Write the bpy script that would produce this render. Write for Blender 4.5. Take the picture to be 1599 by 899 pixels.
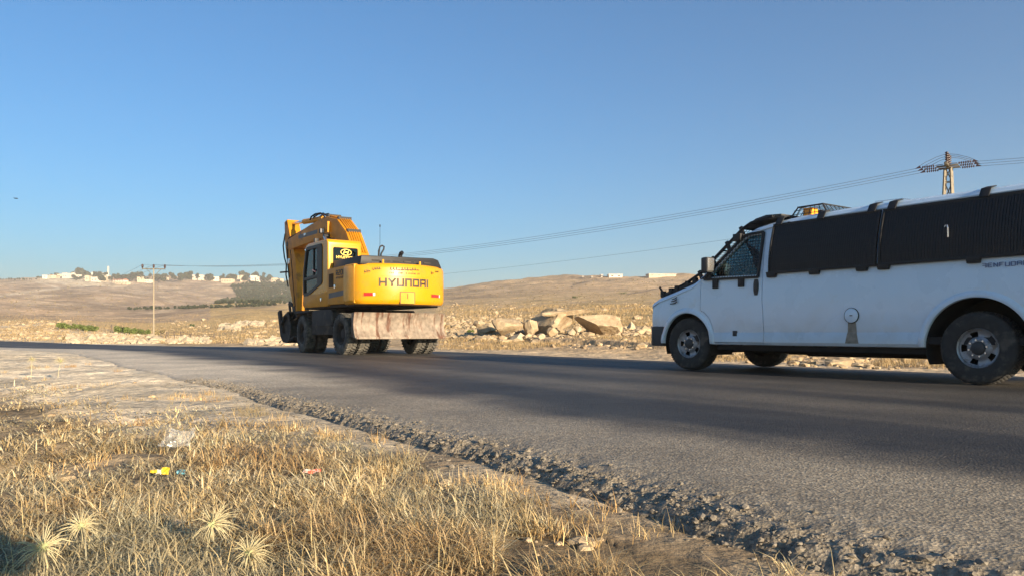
import bpy, bmesh, math, random
import numpy as np
from mathutils import Vector, Matrix, noise as mnoise
R = math.radians
rng = np.random.default_rng(7)
random.seed(7)
sc = bpy.context.scene
for o in list(bpy.data.objects):
    bpy.data.objects.remove(o)

# ------------------------------------------------------------------ camera
FPX, CX, HY, CAMZ = 1180.0, 799.5, 519.0, 0.5456      # focal length in photo pixels, horizon row, camera height
cam = bpy.data.cameras.new('camera')
camo = bpy.data.objects.new('camera', cam)
sc.collection.objects.link(camo)
camo.location = (0, 0, CAMZ)
camo.rotation_euler = (R(90), 0, 0)
cam.sensor_width = 36
cam.lens = 36 * FPX / 1599
cam.shift_y = (HY - 449.5) / 1599
cam.clip_start = 0.05
cam.clip_end = 20000
sc.camera = camo

# ------------------------------------------------------------------ sky and sun
SUN_A, SUN_E = R(38.5), R(13.5)
to_sun = Vector((math.sin(SUN_A) * math.cos(SUN_E), -math.cos(SUN_A) * math.cos(SUN_E), math.sin(SUN_E)))
w = bpy.data.worlds.new('World')
sc.world = w
w.use_nodes = True
nt = w.node_tree
sky = nt.nodes.new('ShaderNodeTexSky')
sky.sky_type = 'NISHITA'
sky.sun_disc = False
sky.sun_elevation = SUN_E
sky.sun_rotation = R(180 - 38.5)
sky.altitude = 0
sky.air_density = 1.0
sky.dust_density = 1.6
sky.ozone_density = 3.0
bg = nt.nodes['Background']
bg.inputs['Strength'].default_value = 0.056
wb = nt.nodes.new('ShaderNodeVectorMath')            # the camera's cool white balance, the same over the whole sky
wb.operation = 'MULTIPLY'
wb.inputs[1].default_value = (.35, .87, 1.15)
nt.links.new(sky.outputs[0], wb.inputs[0])
nt.links.new(wb.outputs[0], bg.inputs['Color'])
sun = bpy.data.lights.new('sun', 'SUN')
sun.energy = 5.0
sun.angle = R(0.5)
sun.color = (1.0, 0.80, 0.56)
suno = bpy.data.objects.new('sun', sun)
sc.collection.objects.link(suno)
suno.rotation_euler = (-to_sun).to_track_quat('-Z', 'Y').to_euler()
sc.view_settings.view_transform = 'Standard'
sc.view_settings.look = 'None'
sc.view_settings.gamma = 1
sc.view_settings.exposure = 1.5
sc.view_settings.use_curve_mapping = False

# ------------------------------------------------------------------ helpers
COL = sc.collection

def tag(o, label=None, cat=None, group=None, kind=None):
    if label: o['label'] = label
    if cat: o['category'] = cat
    if group: o['group'] = group
    if kind: o['kind'] = kind
    return o

def empty(name, loc=(0, 0, 0), rz=0.0, parent=None):
    o = bpy.data.objects.new(name, None)
    o.empty_display_size = 0.2
    COL.objects.link(o)
    o.location = loc
    o.rotation_euler = (0, 0, rz)
    if parent: o.parent = parent
    return o

def link_mesh(name, me, mat=None, parent=None, smooth=None):
    o = bpy.data.objects.new(name, me)
    COL.objects.link(o)
    if mat is not None:
        me.materials.clear()
        me.materials.append(mat)
    if parent: o.parent = parent
    if smooth is not None:
        me.polygons.foreach_set('use_smooth', [True] * len(me.polygons))
        me.set_sharp_from_angle(angle=R(smooth))
    return o

def copy_tree(o, parent=None):
    c = o.copy()
    COL.objects.link(c)
    c.parent = parent
    for ch in list(o.children):
        copy_tree(ch, c)
    return c

class MB:
    """collects primitive shapes into one mesh"""
    def __init__(self):
        self.v, self.f = [], []
    def add(self, vs, fs):
        n = len(self.v)
        self.v += [tuple(p) for p in vs]
        self.f += [tuple(i + n for i in f) for f in fs]
        return self
    def box(self, x0, x1, y0, y1, z0, z1):
        vs = [(x0,y0,z0),(x1,y0,z0),(x1,y1,z0),(x0,y1,z0),(x0,y0,z1),(x1,y0,z1),(x1,y1,z1),(x0,y1,z1)]
        return self.add(vs, [(0,3,2,1),(4,5,6,7),(0,1,5,4),(1,2,6,5),(2,3,7,6),(3,0,4,7)])
    def beam(self, a, b, w, h, up=(0, 0, 1), w2=None, h2=None):
        a, b, up = Vector(a), Vector(b), Vector(up)
        d = (b - a).normalized()
        s = d.cross(up)
        if s.length < 1e-5: s = d.cross(Vector((1, 0, 0)))
        s.normalize(); u = s.cross(d)
        w2 = w if w2 is None else w2; h2 = h if h2 is None else h2
        vs = []
        for p, ww, hh in ((a, w, h), (b, w2, h2)):
            vs += [p - s*ww/2 - u*hh/2, p + s*ww/2 - u*hh/2, p + s*ww/2 + u*hh/2, p - s*ww/2 + u*hh/2]
        return self.add(vs, [(0,1,2,3),(7,6,5,4),(0,4,5,1),(1,5,6,2),(2,6,7,3),(3,7,4,0)])
    def tube(self, pts, r, n=8, caps=True):
        pts = [Vector(p) for p in pts]
        rs = r if isinstance(r, (list, tuple)) else [r] * len(pts)
        vs, fs = [], []
        pu = None
        for i, p in enumerate(pts):
            d = (pts[min(i+1, len(pts)-1)] - pts[max(i-1, 0)])
            d = d.normalized() if d.length > 1e-9 else Vector((0, 0, 1))
            if pu is None:
                pu = Vector((0, 0, 1)) if abs(d.z) < 0.9 else Vector((1, 0, 0))
            s = d.cross(pu).normalized(); u = s.cross(d); pu = u
            for k in range(n):
                a = 2*math.pi*k/n
                vs.append(p + (s*math.cos(a) + u*math.sin(a)) * rs[i])
        for i in range(len(pts)-1):
            for k in range(n):
                k2 = (k+1) % n
                fs.append((i*n+k, i*n+k2, (i+1)*n+k2, (i+1)*n+k))
        if caps:
            fs.append(tuple(range(n-1, -1, -1)))
            fs.append(tuple(range((len(pts)-1)*n, len(pts)*n)))
        return self.add(vs, [tuple(reversed(f)) for f in fs])
    def cyl(self, a, b, r, n=16, r2=None):
        return self.tube([a, b], [r, r if r2 is None else r2], n)
    def prism(self, poly, y0, y1, ax='y'):
        """poly of (x,z) extruded along y (or (y,z) along x, or (x,y) along z)"""
        n = len(poly)
        def P(a, b, c):
            return (a, c, b) if ax == 'y' else ((c, a, b) if ax == 'x' else (a, b, c))
        vs = [P(a, b, y0) for a, b in poly] + [P(a, b, y1) for a, b in poly]
        area = sum(poly[i][0]*poly[(i+1) % n][1] - poly[(i+1) % n][0]*poly[i][1] for i in range(n))
        fs = [tuple(range(n)), tuple(range(2*n-1, n-1, -1))] + [(i, i+n, (i+1) % n+n, (i+1) % n) for i in range(n)]
        flip = (area < 0) ^ (y1 < y0)
        if ax != 'y': flip = not flip
        if flip: fs = [tuple(reversed(f)) for f in fs]
        return self.add(vs, fs)
    def lathe(self, prof, n=32, axis='y', c=(0, 0, 0)):
        """prof of (radius, offset along axis), closed where radius is 0"""
        vs, fs = [], []
        for r, o in prof:
            for k in range(n):
                a = 2*math.pi*k/n
                u, v = r*math.cos(a), r*math.sin(a)
                p = (u, o, v) if axis == 'y' else ((u, v, o) if axis == 'z' else (o, u, v))
                vs.append((p[0]+c[0], p[1]+c[1], p[2]+c[2]))
        for i in range(len(prof)-1):
            for k in range(n):
                k2 = (k+1) % n
                fs.append((i*n+k, i*n+k2, (i+1)*n+k2, (i+1)*n+k))
        return self.add(vs, fs)
    def mesh(self, name='m', fix=True):
        me = bpy.data.meshes.new(name)
        me.from_pydata(self.v, [], self.f)
        if fix:
            bm = bmesh.new(); bm.from_mesh(me)
            bmesh.ops.recalc_face_normals(bm, faces=bm.faces)
            bm.to_mesh(me); bm.free()
        me.update()
        return me
    def build(self, name, mat, parent=None, smooth=None, bevel=0.0, seg=2):
        me = self.mesh(name)
        if bevel:
            bm = bmesh.new(); bm.from_mesh(me)
            bmesh.ops.remove_doubles(bm, verts=bm.verts, dist=1e-5)
            es = [e for e in bm.edges if len(e.link_faces) == 2 and e.calc_face_angle() > R(25)]
            bmesh.ops.bevel(bm, geom=es, offset=bevel, segments=seg, profile=0.6, affect='EDGES', clamp_overlap=True)
            bm.to_mesh(me); bm.free()
            if smooth is None: smooth = 18
        return link_mesh(name, me, mat, parent, smooth)

def boolean(base, cuts):
    """base mesh with a list of (mesh, 'DIFFERENCE' | 'INTERSECT') applied"""
    bo = bpy.data.objects.new('tmp_base', base); COL.objects.link(bo)
    tmp = [bo]
    for me, op in cuts:
        co = bpy.data.objects.new('tmp_cut', me); COL.objects.link(co); tmp.append(co)
        m = bo.modifiers.new('b', 'BOOLEAN'); m.operation = op; m.object = co; m.solver = 'EXACT'
    dg = bpy.context.evaluated_depsgraph_get(); dg.update()
    res = bpy.data.meshes.new_from_object(bo.evaluated_get(dg))
    for o in tmp: bpy.data.objects.remove(o)
    return res

# ------------------------------------------------------------------ materials
def pmat(name, col, rough=0.6, metal=0.0, var=0.12, scale=6.0, bump=0.0, bscale=60.0, spec=0.5, coat=0.0,
         attr=None, col2=None, c2scale=3.0, c2lo=0.5, c2hi=0.62, rvar=0.0, bdist=0.01, emis=None):
    m = bpy.data.materials.new(name); m.use_nodes = True
    t = m.node_tree; N = t.nodes; L = t.links
    b = N['Principled BSDF']
    tc = N.new('ShaderNodeTexCoord')
    b.inputs['Roughness'].default_value = rough
    b.inputs['Metallic'].default_value = metal
    b.inputs['Specular IOR Level'].default_value = spec
    b.inputs['Coat Weight'].default_value = coat
    b.inputs['Coat Roughness'].default_value = 0.08
    if attr:
        a = N.new('ShaderNodeAttribute'); a.attribute_name = attr; src = a.outputs['Color']
    else:
        c = N.new('ShaderNodeRGB'); c.outputs[0].default_value = (*col, 1); src = c.outputs[0]
    if col2 is not None:
        n2 = N.new('ShaderNodeTexNoise'); n2.inputs['Scale'].default_value = c2scale; n2.inputs['Detail'].default_value = 8
        n2.inputs['Roughness'].default_value = 0.65
        L.new(tc.outputs['Object'], n2.inputs['Vector'])
        rp = N.new('ShaderNodeMapRange'); rp.inputs[1].default_value = c2lo; rp.inputs[2].default_value = c2hi
        L.new(n2.outputs['Fac'], rp.inputs[0])
        mx = N.new('ShaderNodeMix'); mx.data_type = 'RGBA'
        L.new(rp.outputs[0], mx.inputs[0]); L.new(src, mx.inputs[6]); mx.inputs[7].default_value = (*col2, 1)
        src = mx.outputs[2]
    if var:
        n = N.new('ShaderNodeTexNoise'); n.inputs['Scale'].default_value = scale; n.inputs['Detail'].default_value = 6
        L.new(tc.outputs['Object'], n.inputs['Vector'])
        mr = N.new('ShaderNodeMapRange'); mr.inputs[1].default_value = 0.3; mr.inputs[2].default_value = 0.7
        mr.inputs[3].default_value = 1 - var; mr.inputs[4].default_value = 1 + var
        L.new(n.outputs['Fac'], mr.inputs[0])
        vm = N.new('ShaderNodeVectorMath'); vm.operation = 'SCALE'
        L.new(src, vm.inputs[0]); L.new(mr.outputs[0], vm.inputs['Scale'])
        src = vm.outputs[0]
        if rvar:
            m2 = N.new('ShaderNodeMapRange'); m2.inputs[1].default_value = 0.3; m2.inputs[2].default_value = 0.7
            m2.inputs[3].default_value = rough - rvar; m2.inputs[4].default_value = rough + rvar
            L.new(n.outputs['Fac'], m2.inputs[0]); L.new(m2.outputs[0], b.inputs['Roughness'])
    L.new(src, b.inputs['Base Color'])
    if bump:
        n3 = N.new('ShaderNodeTexNoise'); n3.inputs['Scale'].default_value = bscale; n3.inputs['Detail'].default_value = 6
        L.new(tc.outputs['Object'], n3.inputs['Vector'])
        bp = N.new('ShaderNodeBump'); bp.inputs['Strength'].default_value = bump; bp.inputs['Distance'].default_value = bdist
        L.new(n3.outputs['Fac'], bp.inputs['Height']); L.new(bp.outputs[0], b.inputs['Normal'])
    if emis:
        b.inputs['Emission Color'].default_value = (*emis[0], 1); b.inputs['Emission Strength'].default_value = emis[1]
    return m

def glass_mat(name, tint, refl=0.05, rough=0.03):
    m = bpy.data.materials.new(name); m.use_nodes = True
    t = m.node_tree; N = t.nodes; L = t.links
    for n in list(N):
        if n.type != 'OUTPUT_MATERIAL': N.remove(n)
    out = [n for n in N if n.type == 'OUTPUT_MATERIAL'][0]
    tr = N.new('ShaderNodeBsdfTransparent'); tr.inputs[0].default_value = (*tint, 1)
    gl = N.new('ShaderNodeBsdfGlossy'); gl.inputs['Roughness'].default_value = rough
    fr = N.new('ShaderNodeFresnel'); fr.inputs[0].default_value = 1.5
    mx = N.new('ShaderNodeMixShader')
    L.new(fr.outputs[0], mx.inputs[0]); L.new(tr.outputs[0], mx.inputs[1]); L.new(gl.outputs[0], mx.inputs[2])
    L.new(mx.outputs[0], out.inputs['Surface'])
    return m

def sm(a, b, x):
    t = np.clip((np.asarray(x, float) - a) / (b - a), 0, 1)
    return t * t * (3 - 2 * t)

def vnoise(x, y, s, z=0.0, octv=1):
    """smooth noise sampled at world points (about -1..1)"""
    x = np.asarray(x, float).ravel(); y = np.asarray(y, float).ravel()
    out = np.empty(len(x))
    if octv == 1:
        for i in range(len(x)): out[i] = mnoise.noise((x[i]*s, y[i]*s, z))
    else:
        for i in range(len(x)): out[i] = mnoise.fractal((x[i]*s, y[i]*s, z), 1.0, 2.0, octv)
    return out

# ------------------------------------------------------------------ the road's course (near edge, s along, t across to the far side)
ROADW = 9.2
def _course():
    ds = 0.25
    pts = {}
    p = np.array([-0.13, 2.99]); s = 0.0
    fw = [(s, p.copy(), R(33.5))]
    while s < 170:
        h = R(33.5 + 17.0 * float(sm(8, 55, s)))
        p = p + ds * np.array([-math.sin(h), math.cos(h)]); s += ds
        fw.append((s, p.copy(), h))
    p = np.array([-0.13, 2.99]); s = 0.0; bw = []
    while s > -90:
        h = R(33.5)
        p = p - ds * np.array([-math.sin(h), math.cos(h)]); s -= ds
        bw.append((s, p.copy(), h))
    al = list(reversed(bw)) + fw
    return np.array([a[0] for a in al]), np.array([a[1] for a in al]), np.array([a[2] for a in al])
CS, CP, CH = _course()

def road_xy(s, t):
    s = np.asarray(s, float); t = np.asarray(t, float)
    x = np.interp(s, CS, CP[:, 0]); y = np.interp(s, CS, CP[:, 1]); h = np.interp(s, CS, CH)
    return x + t*np.cos(h), y + t*np.sin(h)

def road_st(x, y):
    x = np.asarray(x, float).ravel(); y = np.asarray(y, float).ravel()
    S = np.empty(len(x)); T = np.empty(len(x))
    for i in range(0, len(x), 20000):
        xx, yy = x[i:i+20000, None], y[i:i+20000, None]
        d = (xx - CP[None, ::2, 0])**2 + (yy - CP[None, ::2, 1])**2
        k = np.argmin(d, axis=1) * 2
        dx, dy = xx[:, 0] - CP[k, 0], yy[:, 0] - CP[k, 1]
        h = CH[k]
        S[i:i+20000] = CS[k] + dx*(-np.sin(h)) + dy*np.cos(h)
        T[i:i+20000] = dx*np.cos(h) + dy*np.sin(h)
        far = np.sqrt(d[np.arange(len(k)), k//2])
        T[i:i+20000] = np.sign(T[i:i+20000]) * np.maximum(np.abs(T[i:i+20000]), far*0.9)
    return S, T

def road_z(s):
    return -0.2 * sm(20, 45, s) + 0.1*sm(48, 70, s)

# ------------------------------------------------------------------ lie of the land: columns of (distance, row it reaches in the photograph)
LAND = {
 -900: [(30,537),(60,528),(120,512),(300,490),(700,462),(1150,446),(1500,470),(5000,508)],
    0: [(50,532.5),(60,529.5),(80,522),(110,513),(160,503),(210,497),(260,492),(450,471),(800,448),(1050,438),(1150,436.5),(1500,470),(5000,508)],
   60: [(46,533.5),(58,530),(80,523),(110,514),(160,504),(210,498),(260,493),(450,472),(800,449),(1030,436),(1100,434.5),(1500,470),(5000,508)],
   85: [(44,534),(58,531),(80,525),(110,516),(160,505),(210,499),(260,493),(450,472),(800,450),(1000,439.5),(1110,430),(1500,470),(5000,508)],
  240: [(36,538),(60,534),(85,531),(107,529.5),(130,523),(180,509),(260,495),(400,481.5),(470,480),(800,455),(1000,440.5),(1110,431.5),(1500,470),(5000,508)],
  300: [(33,539),(55,534),(80,530),(107,524),(140,515),(190,504),(270,489),(350,480),(400,479.5),(520,478),(800,456),(1000,440),(1110,432.5),(1500,470),(5000,508)],
  400: [(29,540.5),(45,536),(75,527),(110,515),(170,501),(250,484),(320,476),(350,476),(480,480),(700,466),(950,445.5),(1110,434.5),(1200,438),(1500,470),(5000,508)],
  470: [(27,542),(42,536),(70,525),(110,512),(170,498),(250,482),(320,476),(350,476.5),(480,480),(700,464),(950,447),(1110,441),(1500,470),(5000,508)],
  600: [(24.5,544.5),(34,537),(55,521),(90,506),(150,490),(250,474),(400,459),(560,452),(700,463),(1500,480),(5000,508)],
  690: [(23.3,547),(28,539),(36,525),(55,511),(85,498),(140,483),(250,466),(400,454),(520,449.5),(650,463),(1500,480),(5000,508)],
  760: [(21.5,550),(26,539),(32,524.5),(50,511),(85,497),(140,481),(250,461),(380,446),(490,440.5),(650,463),(1500,480),(5000,508)],
  850: [(19,554.5),(24,541),(31,525),(48,508),(80,493),(140,476),(240,456),(360,441),(470,434.5),(650,463),(1500,480),(5000,508)],
  940: [(17,558.5),(22,544),(28,528),(45,507),(80,488),(140,472),(240,456),(360,440),(470,432),(650,463),(1500,480),(5000,508)],
 1060: [(14.7,564),(20,547),(27,531),(45,505),(80,484),(140,469),(240,455),(360,439),(470,430),(650,463),(1500,480),(5000,508)],
 1300: [(11.5,575),(16,559),(24,538),(45,506),(80,482),(140,468),(240,454),(360,441),(470,435),(650,463),(1500,480),(5000,508)],
 1600: [(9,592),(14,565),(22,542),(45,508),(80,485),(140,470),(240,456),(360,445),(470,440),(650,463),(1500,480),(5000,508)],
 2600: [(6,625),(14,567),(30,533),(60,510),(140,480),(300,462),(470,455),(650,463),(1500,480),(5000,508)],
}
_LK = np.array(sorted(LAND))
def land_z(x, y):
    x = np.asarray(x, float).ravel(); y = np.asarray(y, float).ravel()
    r = np.hypot(x, y)
    D = np.maximum(y, 0.32*r)
    col = CX + FPX * x / np.maximum(D, 1e-3)
    col = np.clip(col, _LK[0], _LK[-1])
    lD = np.log(np.maximum(D, 1.0))
    zs = []
    for k in _LK:
        a = np.array(LAND[k], float)
        zn = CAMZ + (HY - a[:, 1]) / FPX * a[:, 0]
        zs.append(np.interp(lD, np.log(a[:, 0]), zn))
    zs = np.array(zs)
    j = np.clip(np.searchsorted(_LK, col) - 1, 0, len(_LK)-2)
    f = (col - _LK[j]) / (_LK[j+1] - _LK[j])
    f = f*0.5 + 0.5*sm(0, 1, f)
    ii = np.arange(len(col))
    return zs[j, ii]*(1-f) + zs[j+1, ii]*f

def ground_z(x, y, fine=True):
    x = np.asarray(x, float).ravel(); y = np.asarray(y, float).ravel()
    s, t = road_st(x, y)
    zr = road_z(s)
    d = np.maximum(-t, 0)
    step = 0.085 + (0.035 - 0.085)*sm(3, 9, s)
    near = zr - .012 - step - 0.14*sm(0.4, 3.0, d)*(1 - sm(6, 13, s))
    mid = zr - 0.30
    df = np.maximum(t - ROADW, 0)
    lz = land_z(x, y)
    bw = sm(0.0, 7.0, df)
    r = np.hypot(x, y)
    far = (zr - 0.05)*(1-bw) + lz*bw
    z = np.where(t <= 0, near, np.where(t < ROADW, mid, far))
    z = np.where((t > 0) & (t < 1.0), near*(1-sm(.5, 1., t)) + mid*sm(.5, 1., t), z)
    z = np.where((t > ROADW-0.4) & (t < ROADW), mid*(1-sm(ROADW-.4, ROADW, t)) + (zr-0.05)*sm(ROADW-.4, ROADW, t), z)
    # land on the left beyond the near shoulder keeps falling in with the slope far off
    lf = sm(25, 60, d)
    z = np.where(t <= 0, z*(1-lf) + np.minimum(lz, zr+0.3*d)*lf, z)
    big = np.nonzero((r > 20) & ((t > ROADW) | (d > 5)))[0]
    if len(big):
        rb = r[big]; z[big] += sm(20, 60, rb)*(0.004*np.minimum(rb, 500))*vnoise(x[big], y[big], 0.02, 9.0, 4)*(0.6 + 1.1*sm(150, 400, rb))
    if fine:
        off = np.where(t < .5, sm(-.4, 0.4, -t), np.where(t > ROADW, sm(0.1, 2.0, df), 0))
        z = z + off * (0.028*vnoise(x, y, 1.3, 3.1) + 0.012*vnoise(x, y, 6.0, 1.7)) * np.clip(r/3, 0.6, 1.6)
        # mounds under the matted grass of the near verge
        z = z + (t < 0)*sm(.5, 1.2, d)*(1-sm(7, 10, s))*(.045*vnoise(x, y, 2.6, 41.) + .03*vnoise(x, y, 6.0, 43.))
        # a cut bank along the far verge, facing the road
        e = df - 6.55 - 0.25*vnoise(x, y, 0.5, 5.0) - .1*vnoise(x, y, 2.0, 6.0)
        z = z - 0.30*sm(-1.7, -.1, e)*(1-sm(-.06, .10, e))*sm(9, 14, s)*(1-sm(20.5, 22.5, s))*(t > ROADW)
    return z

_cols = {}
_CD = np.concatenate([np.arange(1.2, 14, 0.03), np.arange(14, 60, 0.08), np.geomspace(60, 1800, 1300)])
def column(px):
    """distances down one photo column, the row the ground shows at, the road coordinate"""
    key = round(px*2)/2
    if key not in _cols:
        D = _CD; x = (key - CX)/FPX*D
        g = ground_z(x, D, fine=False)
        s, t = road_st(x, D)
        g = np.where((t > 0) & (t < ROADW), road_z(s), g)
        _cols[key] = (D, np.minimum.accumulate(HY - (g-CAMZ)/D*FPX), t)
    return _cols[key]
def at(px, py):
    """the ground point seen at a photo pixel"""
    D, rows, t = column(px)
    i = int(np.searchsorted(-rows, -py))
    if i >= len(D): i = int(np.argmin(rows))          # above the skyline: stand it on the crest
    return Vector(((px - CX)/FPX*D[i], D[i], float(ground_z([(px - CX)/FPX*D[i]], [D[i]])[0])))
# ------------------------------------------------------------------ ground sheet
def build_ground():
    a_front = np.linspace(-40, 40, 560)
    a = np.concatenate([np.linspace(-180, -62, 40)[:-1], np.linspace(-62, -40, 40)[:-1], a_front, np.linspace(40, 62, 40)[1:], np.linspace(62, 180, 40)[1:-1]])
    a = np.radians(a)
    rr = np.concatenate([[0.02, 0.15, 0.4], np.geomspace(0.7, 9, 190)[:-1], np.geomspace(9, 45, 300)[:-1], np.geomspace(45, 1700, 260)[:-1], np.geomspace(1700, 6000, 12)])
    A, RR = np.meshgrid(a, rr)
    X = (RR*np.sin(A)).ravel(); Y = (RR*np.cos(A)).ravel()
    Z = ground_z(X, Y)
    na, nr = len(a), len(rr)
    idx = np.arange(na*nr).reshape(nr, na)
    i0 = idx[:-1]; i1 = idx[1:]
    q = np.stack([i0, np.roll(i0, -1, 1), np.roll(i1, -1, 1), i1], -1).reshape(-1, 4)
    q = q[:, ::-1]
    me = bpy.data.meshes.new('ground')
    me.from_pydata(np.stack([X, Y, Z], 1).tolist(), [], q.tolist())
    # broad land colours
    S, T = road_st(X, Y)
    D = np.maximum(Y, 0.32*np.hypot(X, Y)); col = CX + FPX*X/np.maximum(D, .001)
    row = HY - (Z-CAMZ)/np.maximum(D, .001)*FPX
    n1 = vnoise(X, Y, 0.012, 2.0, 5); n2 = vnoise(X, Y, 0.2, 4.0, 4); n3 = vnoise(X, Y, 1.1, 6.0, 4)
    sand = np.array([.47, .34, .205]); gold = np.array([.47, .325, .14]); tan = np.array([.40, .285, .185]); pale = np.array([.72, .60, .44])
    dirt = np.array([.50, .40, .275])
    C = np.tile(sand, (len(X), 1))
    def mixc(c, wgt):
        wgt = np.clip(wgt, 0, 1)[:, None]
        C[:] = C*(1-wgt) + np.asarray(c)*wgt
    NS = (T < 1.0)
    mixc(dirt, NS*1.0)
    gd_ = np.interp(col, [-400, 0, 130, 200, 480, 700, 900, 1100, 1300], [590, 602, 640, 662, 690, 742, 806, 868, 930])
    mixc([.30, .225, .145], NS*sm(0.1, 0.5, n3 + .15)*(1-.7*sm(3, 6, S)))
    mixc(pale, NS*sm(0.5, 4, S)*(0.9 + .3*n2))
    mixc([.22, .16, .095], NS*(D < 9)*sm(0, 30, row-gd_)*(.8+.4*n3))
    fz = (T > ROADW)
    mixc(gold, fz*sm(28, 60, D)*(0.5 + 0.9*n2))
    mixc(pale, fz*(1-sm(0.5, 3.5, T-ROADW))*0.35)
    # left foreground slope with pale stones
    mixc(pale, fz*(col < 260)*(D > 40)*(1-sm(120, 190, D))*np.clip(.35 + 1.3*n2, 0, .9))
    # golden stubble field
    fieldm = sm(110, 150, D)*(1-sm(380, 420, D))*sm(120, 300, col + D*0.25)*(1-sm(560, 680, col))
    mixc([.50, .345, .15], fieldm*(0.85+.3*n2))
    # far left hillside
    mixc(tan, fz*(col < 640)*sm(400, 440, D)*0.95)
    mixc([.37, .265, .18], fz*(col < 330)*sm(190, 215, D)*0.9)
    n4 = vnoise(X, Y, 0.045, 14.0, 5)
    mixc([.27, .19, .125], fz*sm(200, 420, D)*sm(0.0, 0.4, n1)*0.65)
    mixc([.25, .18, .12], fz*sm(150, 300, D)*sm(0.08, 0.4, n4)*0.75)
    mixc([.54, .42, .29], fz*sm(200, 420, D)*sm(0.08, 0.45, -n4)*0.7)
    # right hillside
    mixc([.42, .30, .19], fz*(col > 640)*sm(90, 260, D)*(.75+.4*n2))
    mixc([.25, .185, .125], fz*(col > 640)*sm(150, 200, D)*sm(.1, .45, vnoise(X, Y, .02, 11., 5))*.7)
    mixc([.46, .31, .13], fz*(col > 840)*sm(36, 50, D)*(1-sm(75, 95, D))*.7)
    # pale terraces below the far houses
    ter = np.exp(-((col-120)/62)**2)*sm(830, 880, D)*(1-sm(1150, 1200, D))
    mixc([.62, .52, .37], np.clip(ter*1.3, 0, 1)*(.75+.5*n2))
    mixc([.55, .46, .34], (np.abs(col-370) < 70)*sm(1020, 1060, D)*.6)
    # tracks over the hillsides
    def track(pts, wd, c):
        pts = np.array(pts, float)
        dm = np.full(len(X), 1e9)
        for (c0, r0), (c1, r1) in zip(pts[:-1], pts[1:]):
            vx, vy = c1-c0, r1-r0
            u = np.clip(((col-c0)*vx + (row-r0)*vy)/(vx*vx+vy*vy), 0, 1)
            dm = np.minimum(dm, np.hypot(col-c0-u*vx, (row-r0-u*vy)*2.2))
        mixc(c, fz*(D > 120)*np.exp(-(dm/wd)**2))
    track([(0, 462), (40, 456), (95, 450), (60, 441)], 2.2, [.56, .47, .35])
    track([(95, 450), (150, 447), (190, 441)], 1.8, [.22, .17, .13])
    track([(892, 449), (896, 444), (925, 438), (945, 434)], 1.6, [.17, .14, .11])
    track([(980, 459), (1005, 455), (1040, 447), (1075, 440)], 1.8, [.2, .155, .115])
    track([(200, 482), (300, 481), (420, 477)], 1.2, [.17, .15, .08])
    C *= (1 + 0.10*n2 + 0.07*n3)[:, None]
    ca = me.color_attributes.new('Col', 'FLOAT_COLOR', 'POINT')
    ca.data.foreach_set('color', np.concatenate([np.clip(C, .01, .9), np.ones((len(X), 1))], 1).ravel())
    o = link_mesh('ground', me, None, None, None)
    me.polygons.foreach_set('use_smooth', [True]*len(me.polygons))
    tag(o, kind='structure')
    # material
    m = bpy.data.materials.new('dry_ground'); m.use_nodes = True
    t = m.node_tree; N = t.nodes; L = t.links; b = N['Principled BSDF']
    b.inputs['Roughness'].default_value = 0.95; b.inputs['Specular IOR Level'].default_value = 0.15
    at_ = N.new('ShaderNodeAttribute'); at_.attribute_name = 'Col'
    ge = N.new('ShaderNodeNewGeometry')
    src = at_.outputs['Color']
    hs = None
    for scl, lo, hi, det in ((0.035, .80, 1.18, 9), (0.22, .74, 1.24, 9), (0.9, .78, 1.2, 8), (14., .72, 1.25, 8), (70., .86, 1.13, 4)):
        n = N.new('ShaderNodeTexNoise'); n.inputs['Scale'].default_value = scl; n.inputs['Detail'].default_value = det
        n.inputs['Roughness'].default_value = .68
        L.new(ge.outputs['Position'], n.inputs['Vector'])
        mr = N.new('ShaderNodeMapRange'); mr.inputs[1].default_value = .35; mr.inputs[2].default_value = .65
        mr.inputs[3].default_value = lo; mr.inputs[4].default_value = hi
        L.new(n.outputs['Fac'], mr.inputs[0])
        vm = N.new('ShaderNodeVectorMath'); vm.operation = 'SCALE'
        L.new(src, vm.inputs[0]); L.new(mr.outputs[0], vm.inputs['Scale']); src = vm.outputs[0]
    L.new(src, b.inputs['Base Color'])
    prev = None
    for scl, dist, st in ((0.12, 1.2, .55), (1.1, .16, .7), (9., .03, .8), (60., .008, .8)):
        n = N.new('ShaderNodeTexNoise'); n.inputs['Scale'].default_value = scl; n.inputs['Detail'].default_value = 8
        n.inputs['Roughness'].default_value = .62
        L.new(ge.outputs['Position'], n.inputs['Vector'])
        bp = N.new('ShaderNodeBump'); bp.inputs['Strength'].default_value = st; bp.inputs['Distance'].default_value = dist
        L.new(n.outputs['Fac'], bp.inputs['Height'])
        if prev: L.new(prev, bp.inputs['Normal'])
        prev = bp.outputs[0]
    L.new(prev, b.inputs['Normal'])
    me.materials.append(m)
    return o
build_ground()

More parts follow.
